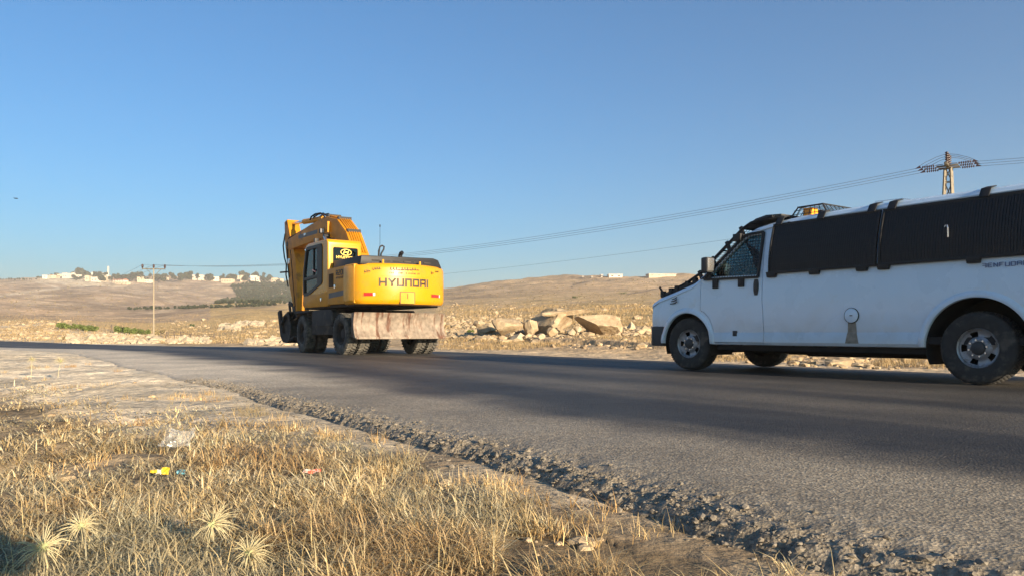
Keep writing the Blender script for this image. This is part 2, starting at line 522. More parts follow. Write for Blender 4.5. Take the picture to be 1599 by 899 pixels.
# ------------------------------------------------------------------ road
def road_surface(Sf, Tf):
    # ragged edges
    e = 0.14*vnoise(Sf, Sf*0, 0.45, 2.2) + 0.05*vnoise(Sf, Sf*0, 2.6, 7.2) + 0.018*vnoise(Sf, Sf*0, 13., 7.9)
    ef = 0.12*vnoise(Sf, Sf*0, 0.4, 12.2) + 0.05*vnoise(Sf, Sf*0, 1.7, 17.2)
    flare = 0.5*sm(4, 8, Sf)*(1-sm(9, 16, Sf)) + 0.9*sm(10, 30, Sf)
    wgt = np.clip(1 - Tf/1.3, 0, 1.2)
    Te = Tf - wgt*e - np.clip(1-Tf/3.0, 0, 1.1)*(-flare*0.35)
    Te = Te + .43*np.clip(1 - Tf/1.6, 0, 1.2)*(1-.8*sm(4.5, 9, Sf))
    Te = Te + np.clip((Tf-(ROADW-1.5))/1.5, 0, 1.1)*ef
    X, Y = road_xy(Sf, Te)
    Z = road_z(Sf) - 0.012*((Tf-4.6)/4.6)**2
    stepz = 0.075 + (0.03-0.075)*sm(3, 9.5, Sf)
    Z = Z - stepz*(.30*sm(-.30, .0, -Tf) + .70*sm(-.05, .16, -Tf))*1.15 - np.where(Tf > ROADW, .12*sm(0, .12, Tf-ROADW), 0)
    Z = Z - .09*sm(.09, .16, -Tf)
    edge = np.exp(-np.maximum(Tf, 0)/0.13)
    n1 = vnoise(X, Y, 11.0, 1.0); n2 = vnoise(X, Y, 25.0, 5.0); n3 = vnoise(X, Y, 2.3, 8.0)
    nearf = (1 - sm(5, 9, Sf)*0.85)
    return X, Y, Z + nearf*edge*(0.009*n1 + 0.022*n2 + 0.010*n3 - .002) + 0.0025*n2*(np.abs(Sf) < 12) + 0.006*n3*(Tf < 3)
def build_road():
    s = np.concatenate([np.arange(-80, -7, 1.0), np.arange(-7, -4, 0.06), np.arange(-4, 7, 0.02), np.arange(7, 30, 0.1), np.arange(30, 165, 0.8)])
    t = np.concatenate([[-0.16, -0.10, -0.05], np.arange(0, .66, 0.02), np.arange(.66, 1.3, .05), np.arange(1.3, 3.0, .08), np.arange(3.0, ROADW-.1, .25), [ROADW-.05, ROADW, ROADW+.05, ROADW+.12]])
    Sg, Tg = np.meshgrid(s, t, indexing='ij')
    Sf, Tf = Sg.ravel(), Tg.ravel()
    X, Y, Z = road_surface(Sf, Tf)
    ns, ntt = len(s), len(t)
    idx = np.arange(ns*ntt).reshape(ns, ntt)
    q = np.stack([idx[:-1, :-1], idx[:-1, 1:], idx[1:, 1:], idx[1:, :-1]], -1).reshape(-1, 4)
    me = bpy.data.meshes.new('road')
    me.from_pydata(np.stack([X, Y, Z], 1).tolist(), [], q.tolist())
    # dust on the worn shoulder, wheel tracks, darker far lane
    long1 = np.array(vnoise(Sf*.12, Tf*2.2, 1.0, 3.0, 3)); nz = vnoise(X, Y, .7, 21., 4)
    dust = 1 - sm(1.0, 2.1 + .0*Tf, Tf + .35*nz)
    dust = np.maximum(dust*.95, .24*np.exp(-((Tf-3.7)/.6)**2) + .19*np.exp(-((Tf-5.5)/.55)**2) + .14*np.exp(-((Tf-7.4)/.6)**2))
    dust = np.clip(dust + .2*long1 + .0, 0, 1)
    dust = dust*(1-.25*sm(6.0, 7.5, Tf))
    pale = np.clip((1 - sm(.7, 2.6, Tf+.5*nz))*sm(3.5, 8.5, Sf), 0, 1)
    DA, DB, DC = np.array([.029, .027, .026]), np.array([.25, .21, .155]), np.array([.60, .50, .37])
    C = DA*(1-dust)[:, None] + DB*dust[:, None]
    C = C*(1-.85*pale[:, None]) + DC*.85*pale[:, None]
    low = np.clip(-Tf/.1, 0, 1)[:, None]
    C = C*(1-.3*low) + np.array([.10, .085, .07])*.3*low
    ca = me.color_attributes.new('Col', 'FLOAT_COLOR', 'POINT')
    ca.data.foreach_set('color', np.concatenate([C, np.clip(pale, 0, 1)[:, None]], 1).ravel())
    o = link_mesh('road', me, None); tag(o, kind='structure')
    me.polygons.foreach_set('use_smooth', [True]*len(me.polygons))
    m = bpy.data.materials.new('asphalt'); m.use_nodes = True
    tt = m.node_tree; N = tt.nodes; L = tt.links; b = N['Principled BSDF']
    b.inputs['Roughness'].default_value = .62; b.inputs['Specular IOR Level'].default_value = .35
    a_ = N.new('ShaderNodeAttribute'); a_.attribute_name = 'Col'
    ge = N.new('ShaderNodeNewGeometry')
    vo = N.new('ShaderNodeTexVoronoi'); vo.inputs['Scale'].default_value = 85
    L.new(ge.outputs['Position'], vo.inputs['Vector'])
    n = N.new('ShaderNodeTexNoise'); n.inputs['Scale'].default_value = 38; n.inputs['Detail'].default_value = 8; n.inputs['Roughness'].default_value = .75
    L.new(ge.outputs['Position'], n.inputs['Vector'])
    n4 = N.new('ShaderNodeTexNoise'); n4.inputs['Scale'].default_value = 1.1; n4.inputs['Detail'].default_value = 8; n4.inputs['Roughness'].default_value = .6
    L.new(ge.outputs['Position'], n4.inputs['Vector'])
    src = a_.outputs['Color']
    for nd, lo, hi, a0, a1 in ((vo.outputs['Color'], .62, 1.4, 0, 1), (n.outputs['Fac'], .62, 1.42, .35, .65), (n4.outputs['Fac'], .8, 1.2, .35, .65)):
        mr = N.new('ShaderNodeMapRange'); mr.inputs[1].default_value = a0; mr.inputs[2].default_value = a1
        mr.inputs[3].default_value = lo; mr.inputs[4].default_value = hi
        L.new(nd, mr.inputs[0])
        vm = N.new('ShaderNodeVectorMath'); vm.operation = 'SCALE'
        L.new(src, vm.inputs[0]); L.new(mr.outputs[0], vm.inputs['Scale']); src = vm.outputs[0]
    L.new(src, b.inputs['Base Color'])
    b1 = N.new('ShaderNodeBump'); b1.inputs['Strength'].default_value = .75; b1.inputs['Distance'].default_value = .006
    L.new(vo.outputs['Distance'], b1.inputs['Height'])
    b2 = N.new('ShaderNodeBump'); b2.inputs['Strength'].default_value = .7; b2.inputs['Distance'].default_value = .009
    L.new(n.outputs['Fac'], b2.inputs['Height']); L.new(b1.outputs[0], b2.inputs['Normal'])
    L.new(b2.outputs[0], b.inputs['Normal'])
    me.materials.append(m)
    return m
M_ASPHALT = build_road()
# ------------------------------------------------------------------ shared vehicle materials
M = {}
M['white'] = pmat('white_van_paint', (.60, .74, .88), .28, var=.03, scale=2.5, coat=.6, rvar=.06, col2=(.56, .58, .58), c2scale=1.6, c2lo=.60, c2hi=.85)
def sill_dust(m):
    # road dust thrown up along the sills and behind the wheels
    N = m.node_tree.nodes; L = m.node_tree.links; b = N['Principled BSDF']; src = b.inputs['Base Color'].links[0].from_socket
    tc = [n for n in N if n.type == 'TEX_COORD'][0]; sx = N.new('ShaderNodeSeparateXYZ'); L.new(tc.outputs['Object'], sx.inputs[0])
    nz = N.new('ShaderNodeTexNoise'); nz.inputs['Scale'].default_value = 3.5; nz.inputs['Detail'].default_value = 8; L.new(tc.outputs['Object'], nz.inputs['Vector'])
    ad = N.new('ShaderNodeMath'); ad.operation = 'MULTIPLY_ADD'; ad.inputs[1].default_value = -.55; L.new(nz.outputs['Fac'], ad.inputs[0]); L.new(sx.outputs['Z'], ad.inputs[2])
    mr = N.new('ShaderNodeMapRange'); mr.inputs[1].default_value = .52; mr.inputs[2].default_value = .05; mr.inputs[3].default_value = 0; mr.inputs[4].default_value = .5; L.new(ad.outputs[0], mr.inputs[0])
    mx = N.new('ShaderNodeMix'); mx.data_type = 'RGBA'; L.new(mr.outputs[0], mx.inputs[0]); L.new(src, mx.inputs[6]); mx.inputs[7].default_value = (.40, .35, .28, 1)
    L.new(mx.outputs[2], b.inputs['Base Color'])
sill_dust(M['white'])
M['black'] = pmat('black_steel', (.007, .007, .008), .6, var=.25, scale=30, bump=.1)
M['rubber'] = pmat('dusty_tyre_rubber', (.030, .029, .028), .85, var=.25, scale=14, bump=.25, bscale=90, col2=(.085, .075, .062), c2scale=5)
M['steelrim'] = pmat('grey_steel_rim', (.30, .31, .33), .45, .55, var=.15, scale=12, col2=(.16, .14, .12), c2scale=9)
M['plastic'] = pmat('grey_plastic', (.035, .036, .038), .6, var=.15, scale=20, bump=.1)
M['under'] = pmat('underbody_black', (.012, .011, .011), .9, var=.3, scale=8)
M['inner'] = pmat('dark_interior', (.02, .02, .022), .85, var=.2)
M['seat'] = pmat('grey_seat_cloth', (.07, .07, .075), .9, var=.2, bump=.2)
M['amber'] = pmat('amber_lens', (.85, .30, .02), .25, var=.1, scale=30)
M['red'] = pmat('red_lens', (.45, .012, .012), .2, var=.2, scale=30, coat=.5)
M['clear'] = pmat('clear_lamp_lens', (.7, .7, .72), .15, .3, var=.1)
M['chrome'] = pmat('bright_steel', (.7, .7, .7), .25, .9, var=.1)
M['glass_front'] = glass_mat('green_tinted_glass', (.80, .97, .90))
M['glass_dark'] = glass_mat('dark_tinted_glass', (.10, .12, .13))
M['mark'] = pmat('blue_lettering', (.13, .19, .34), .5, var=.1)
M['stain'] = pmat('dried_mud_stain', (.27, .235, .19), .95, var=.35, scale=14)

# ------------------------------------------------------------------ van  (local x runs backwards from the front axle, y to the far side, z up)
def make_van():
    th = R(35)
    f0 = Vector((2.587, 11.1, 0)); nR = Vector((math.cos(th), math.sin(th), 0))
    org = f0 + nR*0.975
    van = empty('police_van', org, math.atan2(-math.cos(th), math.sin(th)))
    tag(van, 'long white van with black mesh guards over its windows, front wheel towards the excavator', 'van')
    TOP = [(-.82, .97), (-.78, 1.03), (-.6, 1.10), (-.2, 1.20), (.1, 1.285), (.18, 1.33), (.95, 1.93), (1.12, 1.995), (1.35, 2.03), (1.8, 2.065), (2.4, 2.08), (4.8, 2.08), (5.15, 2.05), (5.30, 1.98), (5.34, 1.90)]
    WID = [(-.82, .86), (-.76, .93), (-.6, .965), (-.3, .985), (0, 1.0), (4.9, 1.0), (5.2, .985), (5.34, .95)]
    BOT = [(-.82, .50), (-.6, .42), (-.4, .37), (5.0, .37), (5.34, .42)]
    fx = np.array(TOP)[:, 0]; fz = np.array(TOP)[:, 1]
    ztop = lambda x: float(np.interp(x, fx, fz))
    wid = lambda x: float(np.interp(x, np.array(WID)[:, 0], np.array(WID)[:, 1]))
    zbot = lambda x: float(np.interp(x, np.array(BOT)[:, 0], np.array(BOT)[:, 1]))
    def wz(z):
        z = float(z)
        if z > 1.32: return .985 - .125*((z-1.32)/.68)**1.35
        return float(np.interp(z, [.36, .42, .535, .55, .75, .98, 1.15, 1.32], [.985, 1.012, 1.004, .996, 1.003, 1.006, 1.0, .985]))
    def section(x, ins=0.0):
        zt, zb, k = ztop(x)-ins*1.2, zbot(x)+ins*1.5, wid(x)
        be = min(1.32, zt-.10)
        P = [(0, zb), (.5, zb), (.90, zb)]
        for z in (.385, .42, .535, .55, .75, .98, 1.32):
            z2 = zb + (z-.37)*(be-zb)/.95
            P.append((wz(z), z2))
        ze = zt - .085
        for f in (.3, .6, .85):
            z = be + (ze-be)*f
            P.append((wz(z), z))
        we = wz(ze)
        P += [(we, ze), (we-.025, ze+.042), (we-.075, ze+.066), (we-.18, zt-.008), (we*.5, zt), (0, zt)]
        return [((y*k) - (ins if y > .3 else 0), z) for y, z in P]
    def loft(xs, ins=0.0):
        rings = []
        for x in xs:
            h = section(x, ins)
            rings.append([(x, y, z) for y, z in h] + [(x, -y, z) for y, z in reversed(h[1:-1])])
        n = len(rings[0]); mb = MB()
        vs = [p for r in rings for p in r]; fs = []
        for i in range(len(rings)-1):
            for k in range(n):
                k2 = (k+1) % n
                fs.append((i*n+k, i*n+k2, (i+1)*n+k2, (i+1)*n+k))
        fs.append(tuple(range(n))); fs.append(tuple(range((len(rings)-1)*n, len(rings)*n)))
        mb.add(vs, fs)
        return mb.mesh('body')
    xs = [-.82, -.795, -.76, -.68, -.6, -.45, -.3, -.1, .1, .15, .18, .22, .4, .6, .8, .9, .95, 1.0, 1.06, 1.12, 1.22, 1.35, 1.55, 1.8, 2.1, 2.4, 2.9, 3.4, 3.9, 4.4, 4.8, 5.0, 5.15, 5.24, 5.30, 5.34]
    outer = loft(xs)
    inner = loft([-.70, -.6, -.3, 0, .15, .2, .4, .6, .8, .92, 1.0, 1.12, 1.35, 1.8, 2.4, 3.4, 4.8, 5.1, 5.25], .035)
    pr = lambda poly, a, b, ax='y': MB().prism(poly, a, b, ax).mesh('cut')
    door_poly = [(.25, .86), (.245, 1.10), (.25, 1.335), (.93, 1.885), (1.0, 1.925), (1.08, 1.935), (1.275, 1.935), (1.30, 1.7), (1.305, 1.3), (1.31, 1.0), (1.33, .62), (1.345, .41), (.50, .41), (.475, .60), (.42, .74), (.33, .83)]
    def shrink(poly, d):
        c = Vector((sum(p[0] for p in poly)/len(poly), sum(p[1] for p in poly)/len(poly)))
        out = []
        n = len(poly)
        for i in range(n):
            p0, p1, p2 = Vector(poly[i-1]), Vector(poly[i]), Vector(poly[(i+1) % n])
            e1, e2 = (p1-p0).normalized(), (p2-p1).normalized()
            nn = Vector((-(e1.y+e2.y), e1.x+e2.x)); nn.normalize()
            if nn.dot(c-p1) < 0: nn = -nn
            out.append(tuple(p1+nn*d))
        return out
    win_poly = [(.40, 1.335), (.93, 1.80), (1.0, 1.84), (1.09, 1.855), (1.235, 1.855), (1.235, 1.60), (1.22, 1.315)]
    cuts = [(inner, 'DIFFERENCE')]
    for sgn in (-1, 1):
        for cx, r in ((0, .455), (3.94, .535)):
            cuts.append((MB().cyl((cx, sgn*.58, .39), (cx, sgn*1.3, .39), r, 56).mesh('cut'), 'DIFFERENCE'))
        for a, b in ((1.52, 2.75), (2.98, 4.1), (4.25, 5.05)):
            cuts.append((pr([(a, 1.37), (b, 1.37), (b, 1.85), (a+.05, 1.85)], sgn*.7, sgn*1.2), 'DIFFERENCE'))
        cuts.append((pr([(sgn*.08, 1.38), (sgn*.78, 1.38), (sgn*.72, 1.84), (sgn*.08, 1.84)], 5.2, 5.5, 'x'), 'DIFFERENCE'))
    cuts.append((pr([(.27, 1.30), (.18, 1.42), (.86, 1.97), (.95, 1.84)], -.80, .80), 'DIFFERENCE'))
    shell = boolean(outer, cuts)
    door_cuts = [(pr(door_poly, s*.80, s*1.2), 'DIFFERENCE') for s in (-1, 1)]
    body_me = boolean(shell.copy(), door_cuts)
    link_mesh('body', body_me, M['white'], van, 28)
    for s in (-1, 1):
        d = boolean(shell.copy(), [(pr(shrink(door_poly, .009), s*.80, s*1.2), 'INTERSECT'), (pr(win_poly, s*.7, s*1.2), 'DIFFERENCE')])
        do = link_mesh('door', d, M['white'], van, 28)
        W = lambda z: wz(z)
        # handle set in a black cup
        h = MB()
        a = [(1.21+.038*math.cos(t)*1.0, 1.15+.105*max(-1, min(1, 1.25*math.sin(t)))) for t in np.linspace(0, 2*math.pi, 20, endpoint=False)]
        h.prism(a, s*(W(1.15)-.012), s*(W(1.15)+.012)); h.box(1.185, 1.235, min(s*1.004, s*1.028), max(s*1.004, s*1.028), 1.10, 1.20)
        h.build('handle', M['plastic'], do, bevel=.005)
        pn = MB().prism(shrink(win_poly, -.012), s*.905, s*.912); pane = pn.build('window', M['glass_front'], do)
        # lean the pane with the door
        for v in pane.data.vertices: v.co.y = s*(wz(v.co.z)-.022 + (.004 if abs(v.co.y) > .908 else 0))
        sq = MB().box(.83, .90, min(s*.99, s*1.012), max(s*.99, s*1.012), .50, .575); sq.build('badge_plate', M['plastic'], do, bevel=.006)
    # side windows, windscreen, rear windows
    for s in (-1, 1):
        for a, b in ((1.50, 2.77), (2.96, 4.12), (4.23, 5.07)):
            g = MB().prism([(a, 1.355), (b, 1.355), (b, 1.865), (a+.05, 1.865)], s*.9, s*.906).build('window', M['glass_dark'], van)
            for v in g.data.vertices: v.co.y = s*(wz(v.co.z)-.03 + (.005 if abs(v.co.y) > .903 else 0))
        MB().prism([(s*.07, 1.36), (s*.80, 1.36), (s*.74, 1.86), (s*.07, 1.86)], 5.285, 5.29, 'x').build('window', M['glass_dark'], van)
    MB().prism([(.225, 1.335), (.219, 1.342), (.93, 1.895), (.936, 1.888)], -.84, .84).build('windscreen', M['glass_front'], van)
    # wheel houses
    for s in (-1, 1):
        for cx, r in ((0, .440), (3.94, .520)):
            wh = MB()
            n = 56
            vs = []; fs = []
            for k in range(n+1):
                a = math.pi*(-.12 + 1.24*k/n)
                for y in (.50, .98): vs.append((cx + r*math.cos(a), s*y, .39 + r*math.sin(a)))
            for k in range(n): fs.append((2*k, 2*k+1, 2*k+3, 2*k+2))
            vs.append((cx, s*.50, .39)); c = len(vs)-1
            for k in range(n): fs.append((2*k, 2*k+2, c))
            wh.add(vs, fs); wh.build('wheel_house', M['under'], van, smooth=40)
            # rolled lip round the arch
            r += .016
            lp = MB(); vs = []; fs = []
            n = 40
            for k in range(n+1):
                a = math.pi*(0.0 + 1.0*k/n) if cx > 1 else math.pi*(.0 + 1.0*k/n)
                ca, sa = math.cos(a), math.sin(a)
                for rr, yy in ((r-.012, .97), (r-.012, 1.022), (r+.014, 1.030), (r+.046, 1.016), (r+.062, 1.0)):
                    z = .39 + rr*sa
                    vs.append((cx + rr*ca, s*(yy + wz(min(max(z, .4), 1.2)) - 1.003), z))
            for k in range(n):
                for j in range(4): fs.append((5*k+j, 5*k+j+1, 5*k+j+6, 5*k+j+5))
            lp.add(vs, fs); lp.build('arch_lip', M['white'], van, smooth=50)
    # wheels
    def wheel(cx, s, rear):
        w_ = empty('wheel', (cx, s*.855, .385), 0, van)
        if cx == 0: w_.rotation_euler = (0, 0, R(3))
        ro, wd = .385, .125
        prof = [(.205, -.105), (.215, -.122), (.27, -.128), (.33, -.130), (.362, -.118), (.375, -.100), (.377, .100), (.362, .118), (.33, .130), (.27, .128), (.215, .122), (.205, .105)]
        ty = MB().lathe(prof, 56).build('tyre', M['rubber'], w_, smooth=40)
        tr = MB()
        for k in range(64):
            for j, (y0, y1) in enumerate(((-.112, -.066), (-.056, -.012), (-.002, .044), (.054, .110))):
                a = 2*math.pi*(k + .5*(j % 2))/64
                c, s_ = math.cos(a), math.sin(a); da = .034
                vs = []
                for aa, yy in ((a-da, y0), (a+da*.8, y0), (a+da, y1), (a-da*.8, y1)):
                    vs.append((.372*math.cos(aa), yy, .372*math.sin(aa)))
                for aa, yy in ((a-da, y0), (a+da*.8, y0), (a+da, y1), (a-da*.8, y1)):
                    rr = .386 if abs(yy) < .1 else .378
                    vs.append((rr*math.cos(aa), yy, rr*math.sin(aa)))
                tr.add(vs, [(4, 5, 6, 7), (0, 1, 5, 4), (1, 2, 6, 5), (2, 3, 7, 6), (3, 0, 4, 7)])
        tro = tr.build('tread', M['rubber'], ty); tro['kind'] = 'stuff'
        # dished steel disc with five holes (outside is towards s)
        q = s
        nA = 80
        radii = [(.212, .110), (.205, .118), (.196, .112), (.188, .085), (.176, .080), (.150, .072), (.122, .074), (.105, .090), (.085, .098), (.072, .098)]
        vs = []; fs = []
        for r_, o_ in radii:
            for k in range(nA):
                a = 2*math.pi*k/nA; vs.append((r_*math.cos(a), q*o_, r_*math.sin(a)))
        for i in range(len(radii)-1):
            for k in range(nA):
                if i in (4, 5) and (k % 16) in (5, 6, 7, 8, 9, 10): continue
                k2 = (k+1) % nA
                fs.append((i*nA+k, i*nA+k2, (i+1)*nA+k2, (i+1)*nA+k))
        rm = MB().add(vs, fs).build('rim', M['steelrim'], w_, smooth=40)
        MB().lathe([(.21, q*.10), (.20, q*.02), (.19, -q*.08), (.0001, -q*.08)], 32).build('drum', M['under'], w_, smooth=40)
        hb = MB().lathe([(.076, q*.094), (.070, q*.118), (.052, q*.128), (.0001, q*.130)], 8); hb.build('hub_cap', M['plastic'], w_, smooth=30)
        for k in range(8):
            a = 2*math.pi*k/8 + .2
            MB().cyl((.088*math.cos(a), q*.092, .088*math.sin(a)), (.088*math.cos(a), q*.116, .088*math.sin(a)), .010, 6).build('lug_nut', M['chrome'], w_)
    for cx in (0, 3.94):
        for s in (-1, 1): wheel(cx, s, cx > 1)
    # bumpers
    bp = [(-.90, -.62), (-.86, -.86), (-.72, -.985), (-.47, -1.0), (-.47, 1.0), (-.72, .985), (-.86, .86), (-.90, .62)]
    MB().prism(bp, .345, .645, 'z').build('front_bumper', M['plastic'], van, bevel=.03)
    MB().prism([(5.30, -.98), (5.48, -.95), (5.48, .95), (5.30, .98)], .42, .60, 'z').build('rear_bumper', M['plastic'], van, bevel=.02)
    MB().box(-.85, -.80, -.48, .48, .66, .93).build('grille', M['plastic'], van, bevel=.01)
    for s in (-1, 1):
        MB().prism([(-.845, s*.50), (-.83, s*.80), (-.72, s*.93), (-.68, s*.93), (-.70, s*.50)], .80, .94, 'z').build('headlight', M['clear'], van, bevel=.012)
        MB().prism([(-.845, s*.50), (-.83, s*.80), (-.70, s*.945), (-.66, s*.945), (-.70, s*.50)], .67, .79, 'z').build('turn_lamp', M['amber'], van, bevel=.012)
        MB().box(5.25, 5.36, min(s*.82, s*.965), max(s*.82, s*.965), .95, 1.38).build('tail_light', M['red'], van, bevel=.015)
        MB().tube([(x, s*(wid(x)*wz(ztop(x)-.085)+.012), ztop(x)-.09) for x in (1.15, 1.35, 1.8, 2.4, 3.4, 4.8, 5.2)], .013, 6).build('drip_rail', M['white'], van, smooth=50)
    # under the body
    un = MB()
    for s in (-.42, .42): un.box(-.6, 5.2, s-.05, s+.05, .27, .385)
    un.box(.5, 3.4, -.93, -.55, .31, .385); un.box(.5, 3.4, .55, .93, .31, .385); un.box(1.3, 2.6, -.42, .42, .25, .36)
    un.box(-.13, .13, -.75, .75, .28, .40); un.cyl((3.94, -.75, .385), (3.94, .75, .385), .06); un.lathe([(.001, -.16), (.15, -.08), (.15, .08), (.001, .16)], 16, c=(3.94, 0, .385))
    un.tube([(1.2, .2, .26), (3.2, .25, .27), (3.6, .6, .30), (4.9, .62, .30)], .05)
    un.build('chassis', M['under'], van)
    # inside
    MB().box(.0, 5.2, -.93, .93, .42, .50).build('floor', M['inner'], van)
    MB().prism([(.12, .9), (.12, 1.30), (.30, 1.34), (.52, 1.26), (.58, .9)], -.90, .90).build('dashboard', M['inner'], van, bevel=.03)
    MB().lathe([(.185, -.014), (.20, 0), (.185, .014), (.17, 0), (.185, -.014)], 28, 'z').build('steering_wheel', M['plastic'], van, smooth=60).matrix_local = Matrix.Translation((.70, -.45, 1.30)) @ Matrix.Rotation(R(-62), 4, 'Y')
    for y in (-.45, .45):
        st = MB().box(.80, 1.32, y-.26, y+.26, .70, .88).build('seat', M['seat'], van, bevel=.05)
        MB().prism([(1.25, .85), (1.40, .85), (1.52, 1.38), (1.42, 1.40)], y-.25, y+.25).build('backrest', M['seat'], st, bevel=.04)
        MB().prism([(1.44, 1.42), (1.52, 1.40), (1.56, 1.58), (1.48, 1.60)], y-.13, y+.13).build('headrest', M['seat'], st, bevel=.03)
    MB().box(1.62, 1.65, -.90, .90, .5, 1.98).build('bulkhead', M['inner'], van)
    # mesh guards over the side windows
    def side_guard(x0, x1, s, feet, heads):
        g = empty('window_guard', (0, 0, 0), 0, van)
        z0, z1 = 1.325, 1.955
        Y = lambda z: s*(wz(z) + .035 + .018*math.sin(math.pi*(z-z0)/(z1-z0)))
        zz = np.linspace(z0, z1, 7)
        fr = MB()
        for xx in (x0, x1):
            for a, b in zip(zz[:-1], zz[1:]): fr.beam((xx, Y(a), a), (xx, Y(b), b), .032, .022, (1, 0, 0))
        for z in (z0, z1): fr.beam((x0-.015, Y(z), z), (x1+.015, Y(z), z), .022, .034)
        fr.build('frame', M['black'], g, bevel=.003)
        ms = MB()
        nb = int((x1-x0)/.029)
        for k in range(1, nb):
            x = x0 + (x1-x0)*k/nb
            for a, b in zip(zz[:-1], zz[1:]): ms.beam((x, Y(a), a), (x, Y(b), b), .012, .024, (1, 0, 0))
        for z in np.linspace(z0, z1, 26)[1:-1]: ms.beam((x0, Y(z), z), (x1, Y(z), z), .004, .006)
        mo = ms.build('mesh', M['black'], g); mo['kind'] = 'stuff'
        for x in feet:
            MB().prism([(x-.06, 1.265), (x+.06, 1.265), (x+.075, 1.335), (x-.075, 1.335)], s*.965, s*1.035).build('bracket', M['black'], g, bevel=.004)
        for x in heads:
            b = MB()
            b.beam((x, s*.925, 1.955), (x, s*.86, 2.055), .012, .10, (1, 0, 0)).beam((x, s*.865, 2.05), (x, s*.74, 2.085), .012, .10, (1, 0, 0))
            b.build('bracket', M['black'], g, bevel=.003)
        return g
    for s in (-1, 1):
        side_guard(1.43, 2.865, s, (1.46, 2.08, 2.70), (1.50, 2.10, 2.76))
        side_guard(2.915, 5.10, s, (2.96, 3.92, 4.9), (3.0, 3.98, 4.95))
    # a bare hook wire on the near guard
    MB().tube([(3.68, -1.04, 1.56), (3.68, -1.045, 1.66), (3.672, -1.04, 1.685), (3.655, -1.04, 1.688), (3.645, -1.04, 1.67)], .007, 6).build('hook', M['chrome'], van)
    # guards over the door windows
    for s in (-1, 1):
        g = empty('door_guard', (0, 0, 0), 0, van)
        poly = [(.33, 1.30), (.36, 1.35), (.91, 1.83), (.99, 1.875), (1.09, 1.885), (1.265, 1.885), (1.265, 1.60), (1.245, 1.285)]
        Y = lambda z: s*(wz(z) + .022)
        fr = MB()
        for i in range(len(poly)):
            a, b = poly[i], poly[(i+1) % len(poly)]
            fr.beam((a[0], Y(a[1]), a[1]), (b[0], Y(b[1]), b[1]), .03, .03, (0, s, 0))
        fr.build('frame', M['black'], g)
        ms = MB()
        def zhi(x): return float(np.interp(x, [.33, .91, .99, 1.09, 1.265], [1.33, 1.83, 1.875, 1.885, 1.885]))
        for x in np.arange(.38, 1.25, .045): ms.beam((x, Y(1.30), 1.30), (x, Y(zhi(x)), zhi(x)), .0045, .005, (1, 0, 0))
        for z in np.arange(1.33, 1.87, .04):
            xa = float(np.interp(z, [1.33, 1.83, 1.875], [.34, .91, .99])); ms.beam((xa, Y(z), z), (1.255, Y(z), z), .0045, .005)
        if s < 0:
            mo = ms.build('mesh', M['black'], g); mo['kind'] = 'stuff'
        for x in (.53, .97): MB().box(x-.045, x+.045, min(s*.98, s*1.022), max(s*.98, s*1.022), 1.165, 1.30).build('bracket', M['black'], g, bevel=.006)
        MB().box(.80, .93, min(s*.87, s*.97), max(s*.87, s*.97), 1.80, 1.90).build('bracket', M['black'], g, bevel=.006)
    # guard over the windscreen, reaching down on to the bonnet
    g = empty('windscreen_guard', (0, 0, 0), 0, van)
    path = [(-.50, 1.17), (-.15, 1.29), (.12, 1.42), (.5, 1.71), (.86, 1.98), (1.0, 2.045), (1.35, 2.095)]
    fr = MB()
    for y in (-.83, .83):
        fr.tube([(x, y, z) for x, z in path], .022, 8)
        for x, z in ((.12, 1.42), (.36, 1.605), (.62, 1.80), (.86, 1.98)):
            fr.beam((x+.015, y, z-.09), (x-.035, y, z+.03), .03, .05)
    for x, z in path[2:]: fr.tube([(x, -.83, z), (x, .83, z)], .012, 6)
    fr.build('frame', M['black'], g, smooth=40)
    ms = MB()
    for y in np.arange(-.78, .8, .06): ms.tube([(x, y, z) for x, z in path[2:5]], .003, 5)
    for u in np.linspace(.12, .86, 20): ms.tube([(u, -.83, float(np.interp(u, [p[0] for p in path], [p[1] for p in path]))), (u, .83, float(np.interp(u, [p[0] for p in path], [p[1] for p in path])))], .003, 5)
    mo = ms.build('mesh', M['black'], g); mo['kind'] = 'stuff'
    hb = MB().prism([(-.66, 1.085), (-.66, 1.135), (-.2, 1.25), (.08, 1.32), (.08, 1.27), (-.2, 1.205)], -.86, .86); hb.build('bonnet_plate', M['black'], g, bevel=.006)
    for y in (-.84, .84):
        for x, z in ((-.62, 1.12), (-.45, 1.16), (-.33, 1.19), (-.12, 1.25), (.02, 1.29)): MB().box(x-.035, x+.03, y-.03, y+.03, z-.02, z+.065).build('hinge', M['black'], g)
        MB().beam((-.60, y, 1.13), (-.70, y, 1.25), .02, .025).build('stay', M['black'], g)
    # deflector flap at the roof's front edge
    MB().prism([(.84, 1.99), (1.05, 2.10), (1.22, 2.13), (1.46, 2.115), (1.46, 2.09), (1.10, 2.065)], -.80, .80).build('roof_flap', M['plastic'], van, bevel=.006)
    # caged beacon bar on the roof
    bx = empty('beacon_bar', (1.62, 0, 2.055), 0, van)
    cg = MB(); y0, y1 = -.62, .62
    b0, b1, t0, t1, h = -.16, .40, -.06, .30, .15
    for y in (y0, y1):
        yi = y*.93
        q = [(b0, y, 0), (t0, yi, h), (t1, yi, h), (b1, y, 0)]
        for a, b in zip(q, q[1:] + q[:1]): cg.beam(a, b, .016, .016)
        for k in range(1, 6):
            u = k/6; cg.beam((b0+(b1-b0)*u, y, 0), (t0+(t1-t0)*u, yi, h), .007, .007)
        for hh in (.05, .10): cg.beam((b0+(t0-b0)*hh/h, y, hh), (b1+(t1-b1)*hh/h, y, hh), .007, .007)
    for x, z in ((b0, 0), (t0, h), (t1, h), (b1, 0)): cg.beam((x, y0*.95, z), (x, y1*.95, z), .016, .016)
